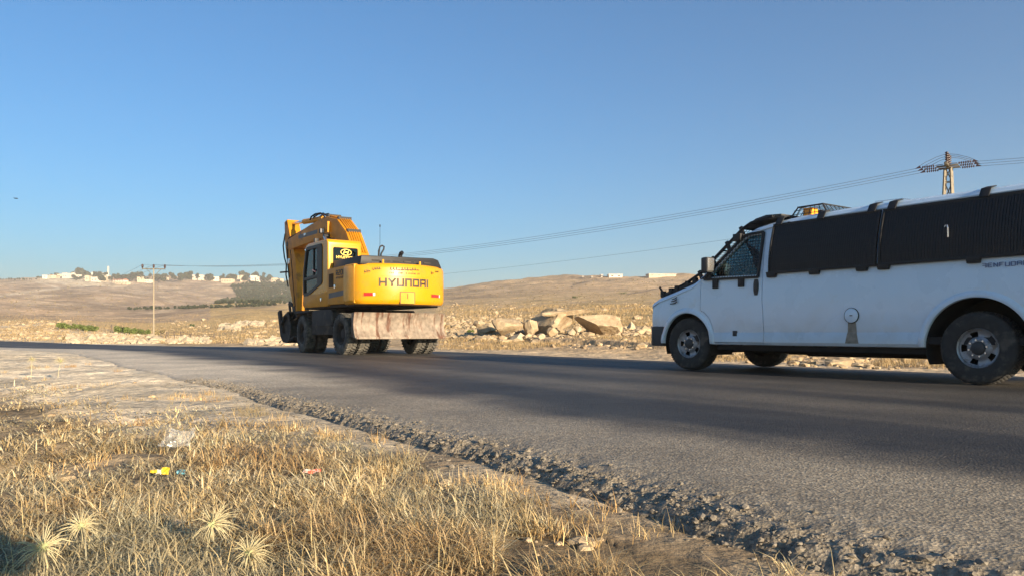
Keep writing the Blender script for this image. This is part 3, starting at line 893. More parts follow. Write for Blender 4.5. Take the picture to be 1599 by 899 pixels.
    for y in np.linspace(y0, y1, 14)[1:-1]:
        cg.beam((t0, y, h), (t1, y, h), .007, .007); cg.beam((b0, y, 0), (t0, y, h), .007, .007); cg.beam((b1, y, 0), (t1, y, h), .007, .007)
    cg.build('cage', M['black'], bx)
    for y in (-.52, 0.52): MB().box(.02, .15, y-.075, y+.075, .012, .125).build('lamp', M['amber'], bx, bevel=.02)
    MB().box(.03, .20, -.42, .42, .012, .10).build('bar', M['plastic'], bx, bevel=.012)
    # aerial lying back from the roof
    MB().tube([(3.06, -.6, 2.09), (2.95, -.6, 2.115), (2.62, -.58, 2.13)], .006, 6).build('aerial', M['chrome'], van)
    # mirrors
    for s in (-1, 1):
        mr = empty('mirror', (0, 0, 0), 0, van)
        MB().box(.42, .54, min(s*1.03, s*1.19), max(s*1.03, s*1.19), 1.385, 1.60).build('housing', M['plastic'], mr, bevel=.03)
        MB().beam((.46, s*.97, 1.42), (.48, s*1.06, 1.46), .04, .05).build('arm', M['plastic'], mr)
        MB().box(.538, .546, min(s*1.05, s*1.175), max(s*1.05, s*1.175), 1.41, 1.58).build('glass', M['chrome'], mr, bevel=.002)
        MB().prism([(.24, 1.31), (.44, 1.31), (.44, 1.40), (.36, 1.375)], s*.955, s*1.0).build('foot', M['plastic'], mr, bevel=.005)
    # fuel cap with dried runs below it, vents, lettering
    fc = MB().lathe([(.092, 0), (.092, .012), (.088, .014), (.086, .006), (.084, .006)], 32, c=(2.57, -1.017, .75)); fc.build('fuel_ring', M['plastic'], van, smooth=30)
    cp = MB().lathe([(.084, -1.016), (.084, -1.022), (.07, -1.026), (.0001, -1.026)], 32, c=(2.57, 0, .75)).build('fuel_cap', M['white'], van, smooth=30)
    MB().box(2.555, 2.59, -1.032, -1.024, .744, .755).build('grip', M['plastic'], cp, bevel=.003)
    sp = [(2.52, .66), (2.62, .66), (2.628, .55), (2.65, .42), (2.50, .42), (2.515, .55)]
    st = MB(); 
    vs = [(x, -(wz(z)+.003), z) for x, z in [(2.52, .665), (2.62, .665), (2.515, .556), (2.63, .556), (2.51, .53), (2.635, .53), (2.49, .42), (2.66, .42)]]
    st.add(vs, [(0, 1, 3, 2), (2, 3, 5, 4), (4, 5, 7, 6)]); st.build('fuel_stain', M['stain'], van)
    for i, z in enumerate((.985, 1.02, 1.05)):
        MB().tube([(-.33+.02*i, -1.0, z-.008), (-.27, -1.004, z-.004), (-.22, -1.006, z+.006), (-.19, -1.006, z+.022)], .0075, 6).build('vent', M['black'], van)
    def stroke(a, b, wd=.009): mk.beam((a[0], -1.0005, a[1]), (b[0], -1.0005, b[1]), .008, wd)
    x0 = 4.0; cw, ch, zb_ = .044, .040, 1.215
    gl = [[(0, 1, 1, 1), (1, 1, 1, 0), (0, .5, 1, .5), (.7, 0, 1, 0)], [(0, 0, 0, 1), (0, 1, 1, 1), (0, .5, .8, .5), (0, 0, 1, 0)], [(0, 0, 0, 1), (0, 1, 1, 0), (1, 0, 1, 1)], [(0, 0, 0, 1), (0, 1, 1, 1), (0, .5, .8, .5)],
          [(0, 0, 1, 0), (0, 1, 0, 0), (1, 1, 1, 0)], [(0, 0, 0, 1), (0, 1, 1, 1), (1, 1, 1, 0), (0, 0, 1, 0)], [(0, 0, 0, 1), (0, 1, 1, 1), (0, .5, 1, .5), (1, 1, 1, 0)], [(1, 1, 0, 1), (0, 1, 0, 0), (0, 0, 1, 0)]]
    for i, g_ in enumerate(gl):
        mk = MB()
        for a, b, c, d in g_:
            X = x0 + i*cw*1.22
            stroke((X+a*cw*.8, zb_+b*ch), (X+c*cw*.8, zb_+d*ch), .0065)
        mk.build('letter', M['mark'], van)
    return van
make_van()
# ------------------------------------------------------------------ wheeled excavator (local x forwards, y to its left, z up)
M['yellow'] = pmat('yellow_machine_paint', (.53, .25, .003), .30, var=.08, scale=1.4, coat=.12, rvar=.1, bump=.02, bscale=14, col2=(.36, .20, .03), c2scale=2.4, c2lo=.58, c2hi=.86)
M['orange'] = pmat('dull_orange_yellow_paint', (.52, .225, .008), .48, var=.14, scale=3, spec=.2, bump=.05, bscale=25, col2=(.32, .15, .05), c2scale=4, c2lo=.58, c2hi=.75)  # browner, less glossy variant of the machine yellow
M['boompaint'] = pmat('greasy_orange_paint', (.46, .185, .010), .5, var=.2, scale=3, spec=.2, bump=.08, bscale=20, col2=(.12, .06, .025), c2scale=2.2, c2lo=.54, c2hi=.72)
M['dark'] = pmat('dark_chassis_paint', (.020, .018, .017), .75, var=.3, scale=6, bump=.2, bscale=30, col2=(.05, .04, .03), c2scale=3)
def blade_mat():
    m = pmat('rust_streaked_steel', (.215, .17, .13), .7, .1, var=.35, scale=9, bump=.25, bscale=30, col2=(.10, .045, .025), c2scale=1.0, c2lo=.50, c2hi=.60)
    N = m.node_tree.nodes; L = m.node_tree.links
    mp = N.new('ShaderNodeMapping'); mp.inputs['Scale'].default_value = (3, 7.5, 1.1)
    L.new([n for n in N if n.type == 'TEX_COORD'][0].outputs['Object'], mp.inputs['Vector'])
    for n in N:
        if n.type == 'TEX_NOISE' and n.inputs['Scale'].default_value in (1.0,): L.new(mp.outputs[0], n.inputs['Vector'])
    return m
M['blade'] = blade_mat()
M['rod'] = pmat('polished_rod', (.55, .56, .58), .22, .95, var=.05)
M['ink'] = pmat('black_lettering', (.035, .02, .006), .5, var=.05)
M['gold'] = pmat('gold_lettering', (.80, .50, .08), .5, var=.05)
M['greystripe'] = pmat('grey_stripe_decal', (.06, .06, .065), .5, var=.1)
M['silver'] = pmat('silver_lettering', (.45, .46, .5), .5, var=.05)
M['hood'] = pmat('black_hood_paint', (.009, .009, .011), .5, var=.2, scale=5, spec=.3)
M['trk_tyre'] = pmat('dusty_lorry_tyre', (.040, .038, .035), .9, var=.3, scale=8, bump=.3, bscale=60, col2=(.16, .145, .12), c2scale=5, c2lo=.45, c2hi=.7)
M['cabglass'] = glass_mat('cab_glass', (.55, .66, .68))
M['cabglass_dark'] = glass_mat('dark_cab_glass', (.06, .07, .08))

GLY = {'H': [(0,0,0,1),(.8,0,.8,1),(0,.5,.8,.5)], 'Y': [(0,1,.4,.48),(.8,1,.4,.48),(.4,.5,.4,0)], 'U': [(0,1,0,0),(0,0,.8,0),(.8,0,.8,1)],
       'N': [(0,0,0,1),(0,1,.8,1),(.8,1,.8,0)], 'D': [(0,0,0,1),(0,1,.8,1),(.8,1,.8,0),(.8,0,0,0)], 'A': [(0,0,0,1),(0,1,.8,1),(.8,1,.8,0),(0,.42,.8,.42)],
       'I': [(0,0,0,1)], '2': [(0,1,.8,1),(.8,1,.8,.5),(.8,.5,0,.5),(0,.5,0,0),(0,0,.8,0)], '0': [(0,0,0,1),(0,1,.8,1),(.8,1,.8,0),(.8,0,0,0)],
       'R': [(0,0,0,1),(0,1,.8,1),(.8,1,.8,.5),(.8,.5,0,.5),(.3,.5,.8,0)], 'W': [(0,1,.2,0),(.2,0,.4,.7),(.4,.7,.6,0),(.6,0,.8,1)], '1': [(.4,0,.4,1)]}

def make_excavator():
    th = R(35)
    ex = empty('wheeled_excavator', (-4.01, 20.57, float(road_z([17.])[0])-.01), math.atan2(math.cos(th), -math.sin(th)))
    tag(ex, 'yellow wheeled excavator seen from behind, boom folded and scraped blade lowered over its rear wheels', 'excavator')
    # ---- running gear
    fr = MB()
    fr.box(-1.95, 1.95, -.48, .48, .55, 1.0).box(-.62, .62, -.75, .75, .62, 1.04)
    for x in (-1.35, 1.4): fr.box(x-.16, x+.16, -1.0, 1.0, .40, .62); 
    fr.cyl((-1.35, -1.0, .52), (-1.35, 1.0, .52), .11); fr.cyl((1.4, -1.0, .52), (1.4, 1.0, .52), .11)
    fr.build('chassis', M['dark'], ex, bevel=.02)
    for s in (-1, 1):
        bx = MB().prism([(-.72, .50), (.78, .50), (.78, 1.10), (.62, 1.16), (-.58, 1.16), (-.72, 1.05)], s*.55, s*1.2).build('tool_box', M['dark'], ex, bevel=.02)
        MB().box(-.68, .74, min(s*1.19, s*1.225), max(s*1.19, s*1.225), .72, .755).build('step', M['dark'], bx, bevel=.006)
        fd = MB()
        for a0, a1 in ((1.4, 0),):
            pts = [(a0 + .62*math.cos(R(a)), .52 + .60*math.sin(R(a))) for a in range(15, 170, 10)]
            po = [(a0 + .60*math.cos(R(a)), .52 + .58*math.sin(R(a))) for a in range(165, 14, -10)]
        MB().prism([(.80, 1.16), (2.0, 1.16), (2.05, 1.10), (.80, 1.12)], s*.62, s*1.25).build('mudguard', M['dark'], ex)
    def tyre_mesh():
        prof = [(.28, -.115), (.30, -.135), (.40, -.145), (.475, -.135), (.505, -.112), (.508, .112), (.475, .135), (.40, .145), (.30, .135), (.28, .115)]
        mb = MB().lathe(prof, 48)
        return mb
    tm = tyre_mesh().mesh('tyre')
    tm.polygons.foreach_set('use_smooth', [True]*len(tm.polygons)); tm.set_sharp_from_angle(angle=R(40)); tm.materials.append(M['trk_tyre'])
    tr = MB()
    for k in range(36):
        for side in (-1, 1):
            a0 = 2*math.pi*(k + (.25 if side > 0 else .75))/36
            vs = []
            for rr in (.50, .528):
                for da, yy in ((0, .008), (.055, .008), (.10+.055, .128), (.10, .128)):
                    a = a0 + da; vs.append((rr*math.cos(a), side*yy, rr*math.sin(a)))
            tr.add(vs, [(4, 5, 6, 7), (0, 1, 5, 4), (1, 2, 6, 5), (2, 3, 7, 6), (3, 0, 4, 7)])
    trm = tr.mesh('tread'); trm.materials.append(M['trk_tyre'])
    for x in (-1.35, 1.4):
        for s in (-1, 1):
            w_ = empty('wheel', (x, s*1.0, .525), 0, ex)
            if x > 0: w_.rotation_euler = (0, 0, R(-4))
            for dy in (.12, -.21):
                t_ = link_mesh('tyre', tm, None, w_); t_.location = (0, s*dy, 0)
                d_ = link_mesh('tread', trm, None, t_); d_['kind'] = 'stuff'
            q = s
            MB().lathe([(.285, q*.235), (.30, q*.25), (.30, q*.23), (.25, q*.20), (.22, q*.10), (.15, q*.09), (.14, q*.16), (.11, q*.19), (.0001, q*.19)], 32).build('rim', M['dark'], w_, smooth=40)
            for k in range(10):
                a = 2*math.pi*k/10; c, s_ = .185*math.cos(a), .185*math.sin(a)
                MB().cyl((c, q*.09, s_), (c, q*.13, s_), .016, 6).build('wheel_nut', M['dark'], w_)
    # ---- dozer blade
    bl = MB(); n = 14
    prof = []
    for k in range(n+1):
        u = k/n; z = .43 + .62*u
        prof.append((-2.19 - .02 + .10*math.sin(math.pi*u)*1.0 - .05*(1-u), z))
    back = [(x+.03, z) for x, z in reversed(prof)]
    blade = bl.prism(prof + back, -1.22, 1.22).build('dozer_blade', M['blade'], ex, smooth=30)
    MB().box(-2.275, -2.215, -1.22, 1.22, .405, .455).build('cutting_edge', M['blade'], blade, bevel=.006)
    for s in (-1, 1): MB().prism(prof + [(-2.03, 1.03), (-2.03, .46)], s*1.22, s*1.245).build('end_plate', M['blade'], blade)
    rb = MB()
    for y in (-.9, -.45, .45, .9): rb.box(-2.13, -2.06, y-.02, y+.02, .5, 1.0)
    rb.box(-2.12, -2.05, -1.2, 1.2, .92, 1.0); rb.build('rib', M['dark'], blade)
    ar = MB()
    for y in (-.42, .42):
        ar.beam((-1.8, y, .70), (-2.12, y, .62), .10, .16); ar.beam((-1.7, y, .95), (-2.1, y, .95), .09, .12)
    ar.build('blade_arm', M['dark'], ex)
    # ---- turntable
    MB().cyl((0, 0, 1.02), (0, 0, 1.26), .58, 36).build('turntable', M['dark'], ex, smooth=30)
    MB().box(-2.0, 1.5, -1.15, 1.15, 1.20, 1.30).build('deck', M['dark'], ex, bevel=.02)
    # ---- counterweight: a swept block with a bowed back
    def arcx(y): return -2.70 + .50*(abs(y)/1.25)**2.2
    cw = bmesh.new()
    ys = np.linspace(-1.25, 1.25, 33)
    rows = [(1.235, .10, .10), (1.25, .05, .04), (1.30, .012, .01), (1.36, 0, 0), (1.9, 0, 0), (2.10, .01, 0), (2.17, .03, .015), (2.21, .07, .05), (2.225, .14, .10)]
    grid = []
    for z, ins, yi in rows:
        r_ = []
        for y in ys:
            k = (1.25-yi)/1.25
            cr = max(0, abs(y)/1.25-.90)/.10
            r_.append(cw.verts.new((arcx(y) + ins + .10*cr*cr, y*k, z - .02*(y/1.25)*0)))
        grid.append(r_)
    front = []
    for (z, ins, yi), r_ in zip(rows, grid):
        front.append([cw.verts.new((-1.55, v.co.y, z)) for v in r_])
    for i in range(len(rows)-1):
        for k in range(len(ys)-1):
            cw.faces.new((grid[i][k], grid[i+1][k], grid[i+1][k+1], grid[i][k+1]))
            cw.faces.new((front[i][k], front[i][k+1], front[i+1][k+1], front[i+1][k]))
        for k in (0, -1):
            cw.faces.new((grid[i][k], front[i][k], front[i+1][k], grid[i+1][k]))
    for k in range(len(ys)-1):
        cw.faces.new((grid[0][k], grid[0][k+1], front[0][k+1], front[0][k]))
        cw.faces.new((grid[-1][k], front[-1][k], front[-1][k+1], grid[-1][k+1]))
    bmesh.ops.recalc_face_normals(cw, faces=cw.faces)
    me = bpy.data.meshes.new('counterweight'); cw.to_mesh(me); cw.free()
    CW = link_mesh('counterweight', me, M['yellow'], ex, 32)
    def surf(y, z, d=.004): return Vector((arcx(y) - d, y, z))
    def write(parent, name, mat, text, y0, z0, cw_, ch, thick, gap=.25, place=surf, sgn=-1):
        mb = MB(); y = y0
        for c in text:
            if c == ' ': y += sgn*cw_*.7; continue
            for a, b, c2, d in GLY[c]:
                n_ = 4
                for k in range(n_):
                    u0, u1 = k/n_, (k+1)/n_
                    p0 = place(y + sgn*cw_*(a+(c2-a)*u0), z0 + ch*(b+(d-b)*u0)); p1 = place(y + sgn*cw_*(a+(c2-a)*u1), z0 + ch*(b+(d-b)*u1))
                    dr = (p1-p0).normalized()*thick*.5
                    e0 = p0 - (dr if k == 0 else dr*.1); e1 = p1 + (dr if k == n_-1 else dr*.1)
                    mb.beam(e0, e1, thick, .006, up=(1, 0, 0) if place is surf or place.__name__ == 'rearwin' else (0, 1, 0))
            mb.build(name, mat, parent); mb = MB()
            y += sgn*cw_*((.8 if c not in 'I1' else .1) + gap)
    write(CW, 'letter', M['ink'], 'HYUNDAI', .74, 1.685, .168, .155, .046, gap=.42)
    # hand-painted script and a line of small capitals above the name
    sr = random.Random(4)
    sq = MB()
    def scrib(y0, y1, z0, z1, n_, amp, thick=.017):
        for i in range(n_):
            ya = y0 + (y1-y0)*(i/n_); yb = y0 + (y1-y0)*((i+.86)/n_)
            za = z0 + (z1-z0)*(i/n_); pts = []
            for k in range(5):
                u = k/4
                pts.append(surf(ya + (yb-ya)*u, za + amp*(.5*abs(math.sin(3.1*u + sr.uniform(0, 2))) - .15), .004))
            for a, b in zip(pts[:-1], pts[1:]): sq.beam(a, b, thick, .005, up=(1, 0, 0))
            if sr.random() < .45: p = surf(ya*.6+yb*.4, za+amp*.3); sq.beam(p, p+Vector((0, 0, amp*.8)), thick, .005, up=(1, 0, 0))
            if sr.random() < .6: p = surf((ya+yb)/2, za+amp*sr.choice((-.45, .95))); sq.beam(p, p+Vector((0, .014, 0)), .012, .005, up=(1, 0, 0))
    scrib(.52, -.24, 2.055, 2.065, 11, .060, .019)
    scrib(1.06, .93, 1.985, 2.03, 3, .05); scrib(.90, .72, 2.055, 2.075, 4, .05)
    scrib(-.62, -.72, 2.015, 2.035, 2, .05); scrib(-.78, -.92, 2.065, 2.09, 3, .05)
    sq.build('painted_script', M['ink'], CW)['kind'] = 'stuff'
    sc_ = MB(); y = .52
    while y > -.26:
        if sr.random() < .87:
            sc_.beam(surf(y, 1.965), surf(y, 2.0), .012, .004, up=(1, 0, 0))
            if sr.random() < .6: sc_.beam(surf(y, 1.998), surf(y-.022, 1.998), .007, .004, up=(1, 0, 0))
            if sr.random() < .5: sc_.beam(surf(y-.022, 1.966), surf(y-.022, 1.998), .007, .004, up=(1, 0, 0))
        y -= .036
    sc_.build('small_capitals', M['ink'], CW)['kind'] = 'stuff'
    ln = MB()
    for a in np.arange(.72, -.56, -.08): ln.beam(surf(a, 1.90, .001), surf(a-.08, 1.90, .001), .006, .004, up=(1, 0, 0))
    ln.build('crease', M['orange'], CW)
    for y0, y1, lab in ((1.10, .80, 0), (-.62, -.96, 0)):
        rc = MB()
        ns = 6
        for k in range(ns):
            a, b = y0+(y1-y0)*k/ns, y0+(y1-y0)*(k+1)/ns
            rc.add([surf(a, 1.415, .003), surf(b, 1.415, .003), surf(b, 1.525, .003), surf(a, 1.525, .003)], [(0, 1, 2, 3)])
        tl = rc.build('tail_lamp', M['orange'], CW)
        ls = MB(); m0, m1 = (y0-.03, y1+.10) if y0 > 0 else (y0-.01, y1+.05)
        for k in range(ns):
            a, b = m0+(m1-m0)*k/ns, m0+(m1-m0)*(k+1)/ns
            for d0 in (.022,):
                ls.add([surf(a, 1.43, .004), surf(b, 1.43, .004), surf(b, 1.51, .004), surf(a, 1.51, .004), surf(a, 1.44, d0), surf(b, 1.44, d0), surf(b, 1.50, d0), surf(a, 1.50, d0)],
                       [(4, 5, 6, 7), (0, 1, 5, 4), (3, 7, 6, 2)])
        ls.build('red_lens', M['red'], tl)
        a = y1 + (.09 if y0 > 0 else .045)
        MB().add([surf(a, 1.435, .018), surf(a-.045, 1.435, .016), surf(a-.045, 1.505, .016), surf(a, 1.505, .018)], [(0, 1, 2, 3)]).build('clear_lens', M['clear'], tl)
    hp = MB()
    hp.add([surf(.27, 1.26, .012), surf(-.10, 1.26, .012), surf(-.10, 1.53, .012), surf(.27, 1.53, .012), surf(.27, 1.26, -.02), surf(-.10, 1.26, -.02), surf(-.10, 1.53, -.02), surf(.27, 1.53, -.02)],
           [(0, 1, 2, 3), (0, 4, 5, 1), (1, 5, 6, 2), (2, 6, 7, 3), (3, 7, 4, 0)])
    hc = hp.build('hatch', M['yellow'], CW)
    hl = MB()
    for a, b in (((.275, 1.535), (-.105, 1.535)), ((-.105, 1.535), (-.105, 1.26)), ((.275, 1.535), (.275, 1.26)), ((.085, 1.50), (.085, 1.38))):
        hl.beam(surf(a[0], a[1], .010), surf(b[0], b[1], .010), .014, .010, up=(1, 0, 0))
    hl.build('hatch_edge', M['ink'], hc)
    for y in (.62, -.38):
        MB().tube([(-2.46, y, 2.20), (-2.46, y, 2.31)], .024, 8).build('lifting_eye', M['yellow'], CW)
    # ---- engine housing and side panels
    MB().prism([(-1.6, 1.28), (-.45, 1.28), (-.45, 2.18), (-1.6, 2.19)], -1.2, 1.2).build('engine_housing', M['orange'], ex, bevel=.03)
    hd = MB().prism([(-1.12, 2.17), (-1.08, 2.32), (.78, 2.36), (.93, 2.34), (1.0, 2.17)][::-1], -2.15, -.5, 'x')
    MB().prism([(1.15, 2.18), (1.12, 2.40), (-.84, 2.43), (-.98, 2.39), (-1.08, 2.18)], -2.33, -.6, 'x').build('engine_hood', M['hood'], ex, bevel=.03)
    hv = MB()
    for k in range(6): hv.box(-2.345, -2.325, -.75 + k*.28, -.55 + k*.28, 2.28, 2.31)
    hv.build('hood_vent', M['dark'], ex)
    # exhaust with its bent loop, second stub, whip aerial
    dz = .12
    MB().tube([(-1.3, .20, 2.3), (-1.32, .20, 2.52+dz), (-1.33, .17, 2.63+dz), (-1.33, .11, 2.665+dz), (-1.33, .055, 2.64+dz), (-1.33, .065, 2.57+dz), (-1.32, .13, 2.46+dz), (-1.31, .16, 2.30)], .022, 8).build('hose_loop', M['hood'], ex, smooth=60)
    MB().tube([(-1.2, -.47, 2.3), (-1.2, -.47, 2.45+dz), (-1.23, -.48, 2.51+dz), (-1.28, -.49, 2.53+dz)], [.055, .055, .055, .05], 12).build('exhaust', M['hood'], ex, smooth=50)
    wa = MB().tube([(-1.3, .16, 2.3), (-1.3, .155, 3.30)], [.006, .004], 5).build('aerial', M['hood'], ex)
    MB().tube([(-1.3, .1553, 3.26), (-1.3, .155, 3.32)], .016, 6).build('tip', M['hood'], wa)
    # left flank
    fl = MB().prism([(-2.15, 1.27), (-2.15, 2.20), (-.55, 2.19), (-.44, 2.17), (-.44, 1.27)], 1.14, 1.235).build('side_door', M['orange'], ex, bevel=.018)
    MB().prism([(-.43, 1.24), (-.43, 1.62), (.2, 1.58), (1.38, 1.60), (1.42, 1.32), (1.30, 1.24)], .35, 1.225).build('cab_floor', M['orange'], ex, bevel=.02)
    st = MB().prism([(-2.12, 1.50), (-2.12, 1.63), (-.56, 1.56), (-.56, 1.43)], 1.2355, 1.240).build('stripe', M['greystripe'], fl)
    def flank(x, z): return Vector((x, 1.2405, z))
    def write_flank(par, name, mat, text, x0, z0, w1, h1, th_): 
        mb = MB(); x = x0
        for c in text:
            for a, b, c2, d in GLY[c]:
                mb.beam(flank(x - w1*a, z0+h1*b), flank(x - w1*c2, z0+h1*d), th_, .004, up=(0, 1, 0))
            mb.build(name, mat, par); mb = MB()
            x -= w1*1.25 if c not in '1I' else w1*.9
    write_flank(fl, 'letter', M['ink'], 'R2000', -1.05, 1.99, .12, .115, .030)
    write_flank(fl, 'small_letter', M['ink'], 'HYUNDAI', -1.05, 1.90, .07, .045, .010)
    write_flank(fl, 'digit', M['silver'], '210W', -1.55, 1.515, .09, .075, .020)
    MB().box(-1.02, -.94, 1.236, 1.262, 1.66, 1.76).build('latch', M['chrome'], fl, bevel=.006)
    MB().box(-.02, .05, 1.226, 1.245, 1.38, 1.47).build('latch', M['chrome'], ex, bevel=.006)
    sl = MB()
    for k in range(9): sl.box(-.86+k*.035, -.845+k*.035, 1.236, 1.241, 1.70, 2.05)
    slo = sl.build('grille_slats', M['dark'], fl); slo['kind'] = 'stuff'
    # right flank tanks
    MB().box(-1.9, 1.25, -1.23, -.42, 1.28, 2.12).build('tank_housing', M['orange'], ex, bevel=.04)
    # ---- cab
    cab = empty('cab', (0, 0, 0), 0, ex)
    cx0, cx1, cy0, cy1, cz0, cz1 = -.42, 1.38, .28, 1.21, 1.55, 2.98
    cb = MB()
    pill = []
    side = [(-.42, 1.55), (-.42, 2.90), (-.34, 2.98), (1.05, 2.98), (1.20, 2.93), (1.42, 2.2), (1.42, 1.55)]
    shell = MB().prism(side, cy0, cy1).mesh('cab')
    bm = bmesh.new(); bm.from_mesh(shell)
    bmesh.ops.bevel(bm, geom=list(bm.edges), offset=.035, segments=3, profile=.6, affect='EDGES'); bm.to_mesh(shell); bm.free()
    inn = MB().prism([(-.36, 1.58), (-.36, 2.90), (1.05, 2.92), (1.14, 2.9), (1.36, 2.2), (1.36, 1.58)], cy0+.05, cy1-.05).mesh('cut')
    sidewin = [(-.02, 1.90), (-.02, 2.80), (.02, 2.84), (1.06, 2.84), (1.17, 2.78), (1.33, 2.2), (1.33, 1.62), (1.0, 1.62)]
    cutm = [(inn, 'DIFFERENCE'), (MB().prism(sidewin, .9, 1.4).mesh('c'), 'DIFFERENCE'), (MB().prism(sidewin, .1, .5).mesh('c'), 'DIFFERENCE'),
            (MB().prism([(cy0+.10, 2.20), (cy0+.10, 2.74), (cy0+.13, 2.77), (cy1-.17, 2.77), (cy1-.14, 2.74), (cy1-.14, 2.20), (cy1-.18, 2.16), (cy0+.14, 2.16)], -.6, -.2, 'x').mesh('c'), 'DIFFERENCE'),
            (MB().prism([(cy0+.08, 1.75), (cy0+.08, 2.82), (cy1-.08, 2.82), (cy1-.08, 1.75)], 1.0, 1.7, 'x').mesh('c'), 'DIFFERENCE')]
    link_mesh('cab_shell', boolean(shell, cutm), M['yellow'], cab, 35)
    MB().prism([(cy0+.09, 2.15), (cy0+.09, 2.78), (cy1-.13, 2.78), (cy1-.13, 2.15)], -.395, -.388, 'x').build('rear_window', M['cabglass_dark'], cab)
    MB().prism([(cy0+.07, 1.74), (cy0+.07, 2.84), (cy1-.07, 2.84), (cy1-.07, 1.74)], 1.30, 1.306, 'x').build('front_window', M['cabglass'], cab)
    MB().prism([(.0, 1.92), (.0, 2.82), (1.06, 2.82), (1.15, 2.77), (1.31, 2.2), (1.31, 1.64), (1.0, 1.64)], cy0+.02, cy0+.026).build('side_window', M['cabglass'], cab)
    # door: dark frame with two panes
    dr = MB()
    yo = cy1 + .004
    loop = [(0.0, 1.88), (.0, 2.82), (.03, 2.85), (1.05, 2.85), (1.16, 2.79), (1.34, 2.2), (1.34, 1.60), (1.0, 1.60)]
    for i in range(len(loop)):
        a, b = loop[i], loop[(i+1) % len(loop)]
        dr.beam((a[0], yo-.01, a[1]), (b[0], yo-.01, b[1]), .085, .05, up=(0, 1, 0))
    dr.beam((.0, yo-.01, 2.08), (1.34, yo-.01, 2.02), .075, .045, up=(0, 1, 0))
    dr.box(-.05, .34, yo-.035, yo+.006, 1.86, 2.84)
    dr.beam((.62, yo-.012, 2.05), (.62, yo-.012, 2.84), .03, .03, up=(0, 1, 0))
    d_ = dr.build('cab_door', M['hood'], cab)
    MB().prism([(.02, 1.90), (.02, 2.82), (1.05, 2.82), (1.14, 2.77), (1.32, 2.2), (1.32, 1.62), (1.0, 1.62)], yo-.03, yo-.024).build('door_glass', M['cabglass'], d_)
    MB().beam((.40, yo+.02, 2.18), (.62, yo+.02, 2.24), .03, .02, up=(0, 1, 0)).build('handle', M['red'], d_)
    # logo on the rear window
    lg = MB(); xw = -.3955
    yc, zc = .70, 2.655
    for k in range(28):
        a, b = 2*math.pi*k/28, 2*math.pi*(k+1)/28
        lg.beam((xw, yc+.145*math.cos(a), zc+.078*math.sin(a)), (xw, yc+.145*math.cos(b), zc+.078*math.sin(b)), .020, .003, up=(1, 0, 0))
    for (a, b, c, d) in ((.075, -.055, .035, .055), (-.035, -.055, -.075, .055), (.055, -.012, -.055, .012)):
        lg.beam((xw, yc+a, zc+b), (xw, yc+c, zc+d), .026, .003, up=(1, 0, 0))
    lg.build('emblem', M['gold'], cab)
    def rearwin(y, z): return Vector((xw, y, z))
    write(cab, 'letter', M['gold'], 'HYUNDAI', .965, 2.495, .062, .052, .016, gap=.35, place=rearwin)
    MB().box(.1, .7, .5, 1.0, 1.58, 1.95).build('seat', M['seat'], cab, bevel=.05)
    MB().prism([(.05, 1.9), (.2, 1.9), (.08, 2.55), (-.05, 2.55)], .52, .98).build('backrest', M['seat'], cab, bevel=.05)
    MB().box(-.2, -.05, .35, .8, 2.165, 2.23).build('parcel_shelf', M['inner'], cab)
    # work lamps on the roof's front
    for y, z in ((1.0, 3.02), (.5, 3.02)):
        l_ = MB().box(.92, 1.02, y-.06, y+.06, z, z+.12).build('work_lamp', M['hood'], cab, bevel=.01)
        MB().box(1.02, 1.03, y-.05, y+.05, z+.01, z+.11).build('lens', M['clear'], l_)
    # ---- boom: a box girder bent at the hump
    boom = empty('boom', (0, -.10, 0), 0, ex)
    cl = [(.25, 1.95), (.62, 2.62), (1.15, 3.20), (1.75, 3.56), (2.45, 3.70), (3.3, 3.68), (4.4, 3.60), (5.4, 3.53), (6.0, 3.50)]
    ht = [.30, .42, .52, .58, .60, .56, .48, .40, .30]
    bw_ = .23
    top, bot = [], []
    for i, (x, z) in enumerate(cl):
        p0, p1 = Vector(cl[max(i-1, 0)]), Vector(cl[min(i+1, len(cl)-1)])
        d = (p1-p0).normalized(); nn = Vector((-d.y, d.x))
        top.append((x+nn.x*ht[i]/2, z+nn.y*ht[i]/2)); bot.append((x-nn.x*ht[i]/2, z-nn.y*ht[i]/2))
    vs, fs = [], []
    for a, b in zip(top, bot):
        vs += [(a[0], -bw_, a[1]), (a[0], bw_, a[1]), (b[0], bw_, b[1]), (b[0], -bw_, b[1])]
    for i in range(len(top)-1):
        for k in range(4):
            k2 = (k+1) % 4; fs.append((4*i+k, 4*i+k2, 4*i+4+k2, 4*i+4+k))
    fs += [(0, 1, 2, 3), (4*len(top)-4, 4*len(top)-3, 4*len(top)-2, 4*len(top)-1)]
    MB().add(vs, fs).build('girder', M['boompaint'], boom, bevel=.012)
    bt = MB()
    for y in (-.14, -.07, 0., .07, .14):
        bt.tube([(a[0]-.0, y, a[1]+.035) for a in top[1:6]], .022, 6)
    bt.build('pipe', M['boompaint'], boom, smooth=60)
    cm = MB()
    for a in (top[2], top[3], top[4]): cm.box(a[0]-.05, a[0]+.05, -.2, .2, a[1]-.01, a[1]+.075)
    cm.build('pipe_clamp', M['hood'], boom)
    for y in (.24,): 
        l_ = MB().box(2.62, 2.74, y, y+.12, 3.52, 3.66).build('work_lamp', M['hood'], boom, bevel=.01); MB().box(2.6, 2.62, y+.01, y+.11, 3.53, 3.65).build('lens', M['clear'], l_)
        MB().beam((2.2, y+.02, 3.5), (2.2, y+.02, 3.82), .10, .06).build('bracket', M['orange'], boom)
    MB().box(3.2, 4.9, bw_, bw_+.003, 3.58, 3.70).build('stripe', M['greystripe'], boom)
    MB().box(4.2, 4.33, bw_, bw_+.03, 3.62, 3.70).build('lamp', M['clear'], boom, bevel=.006)
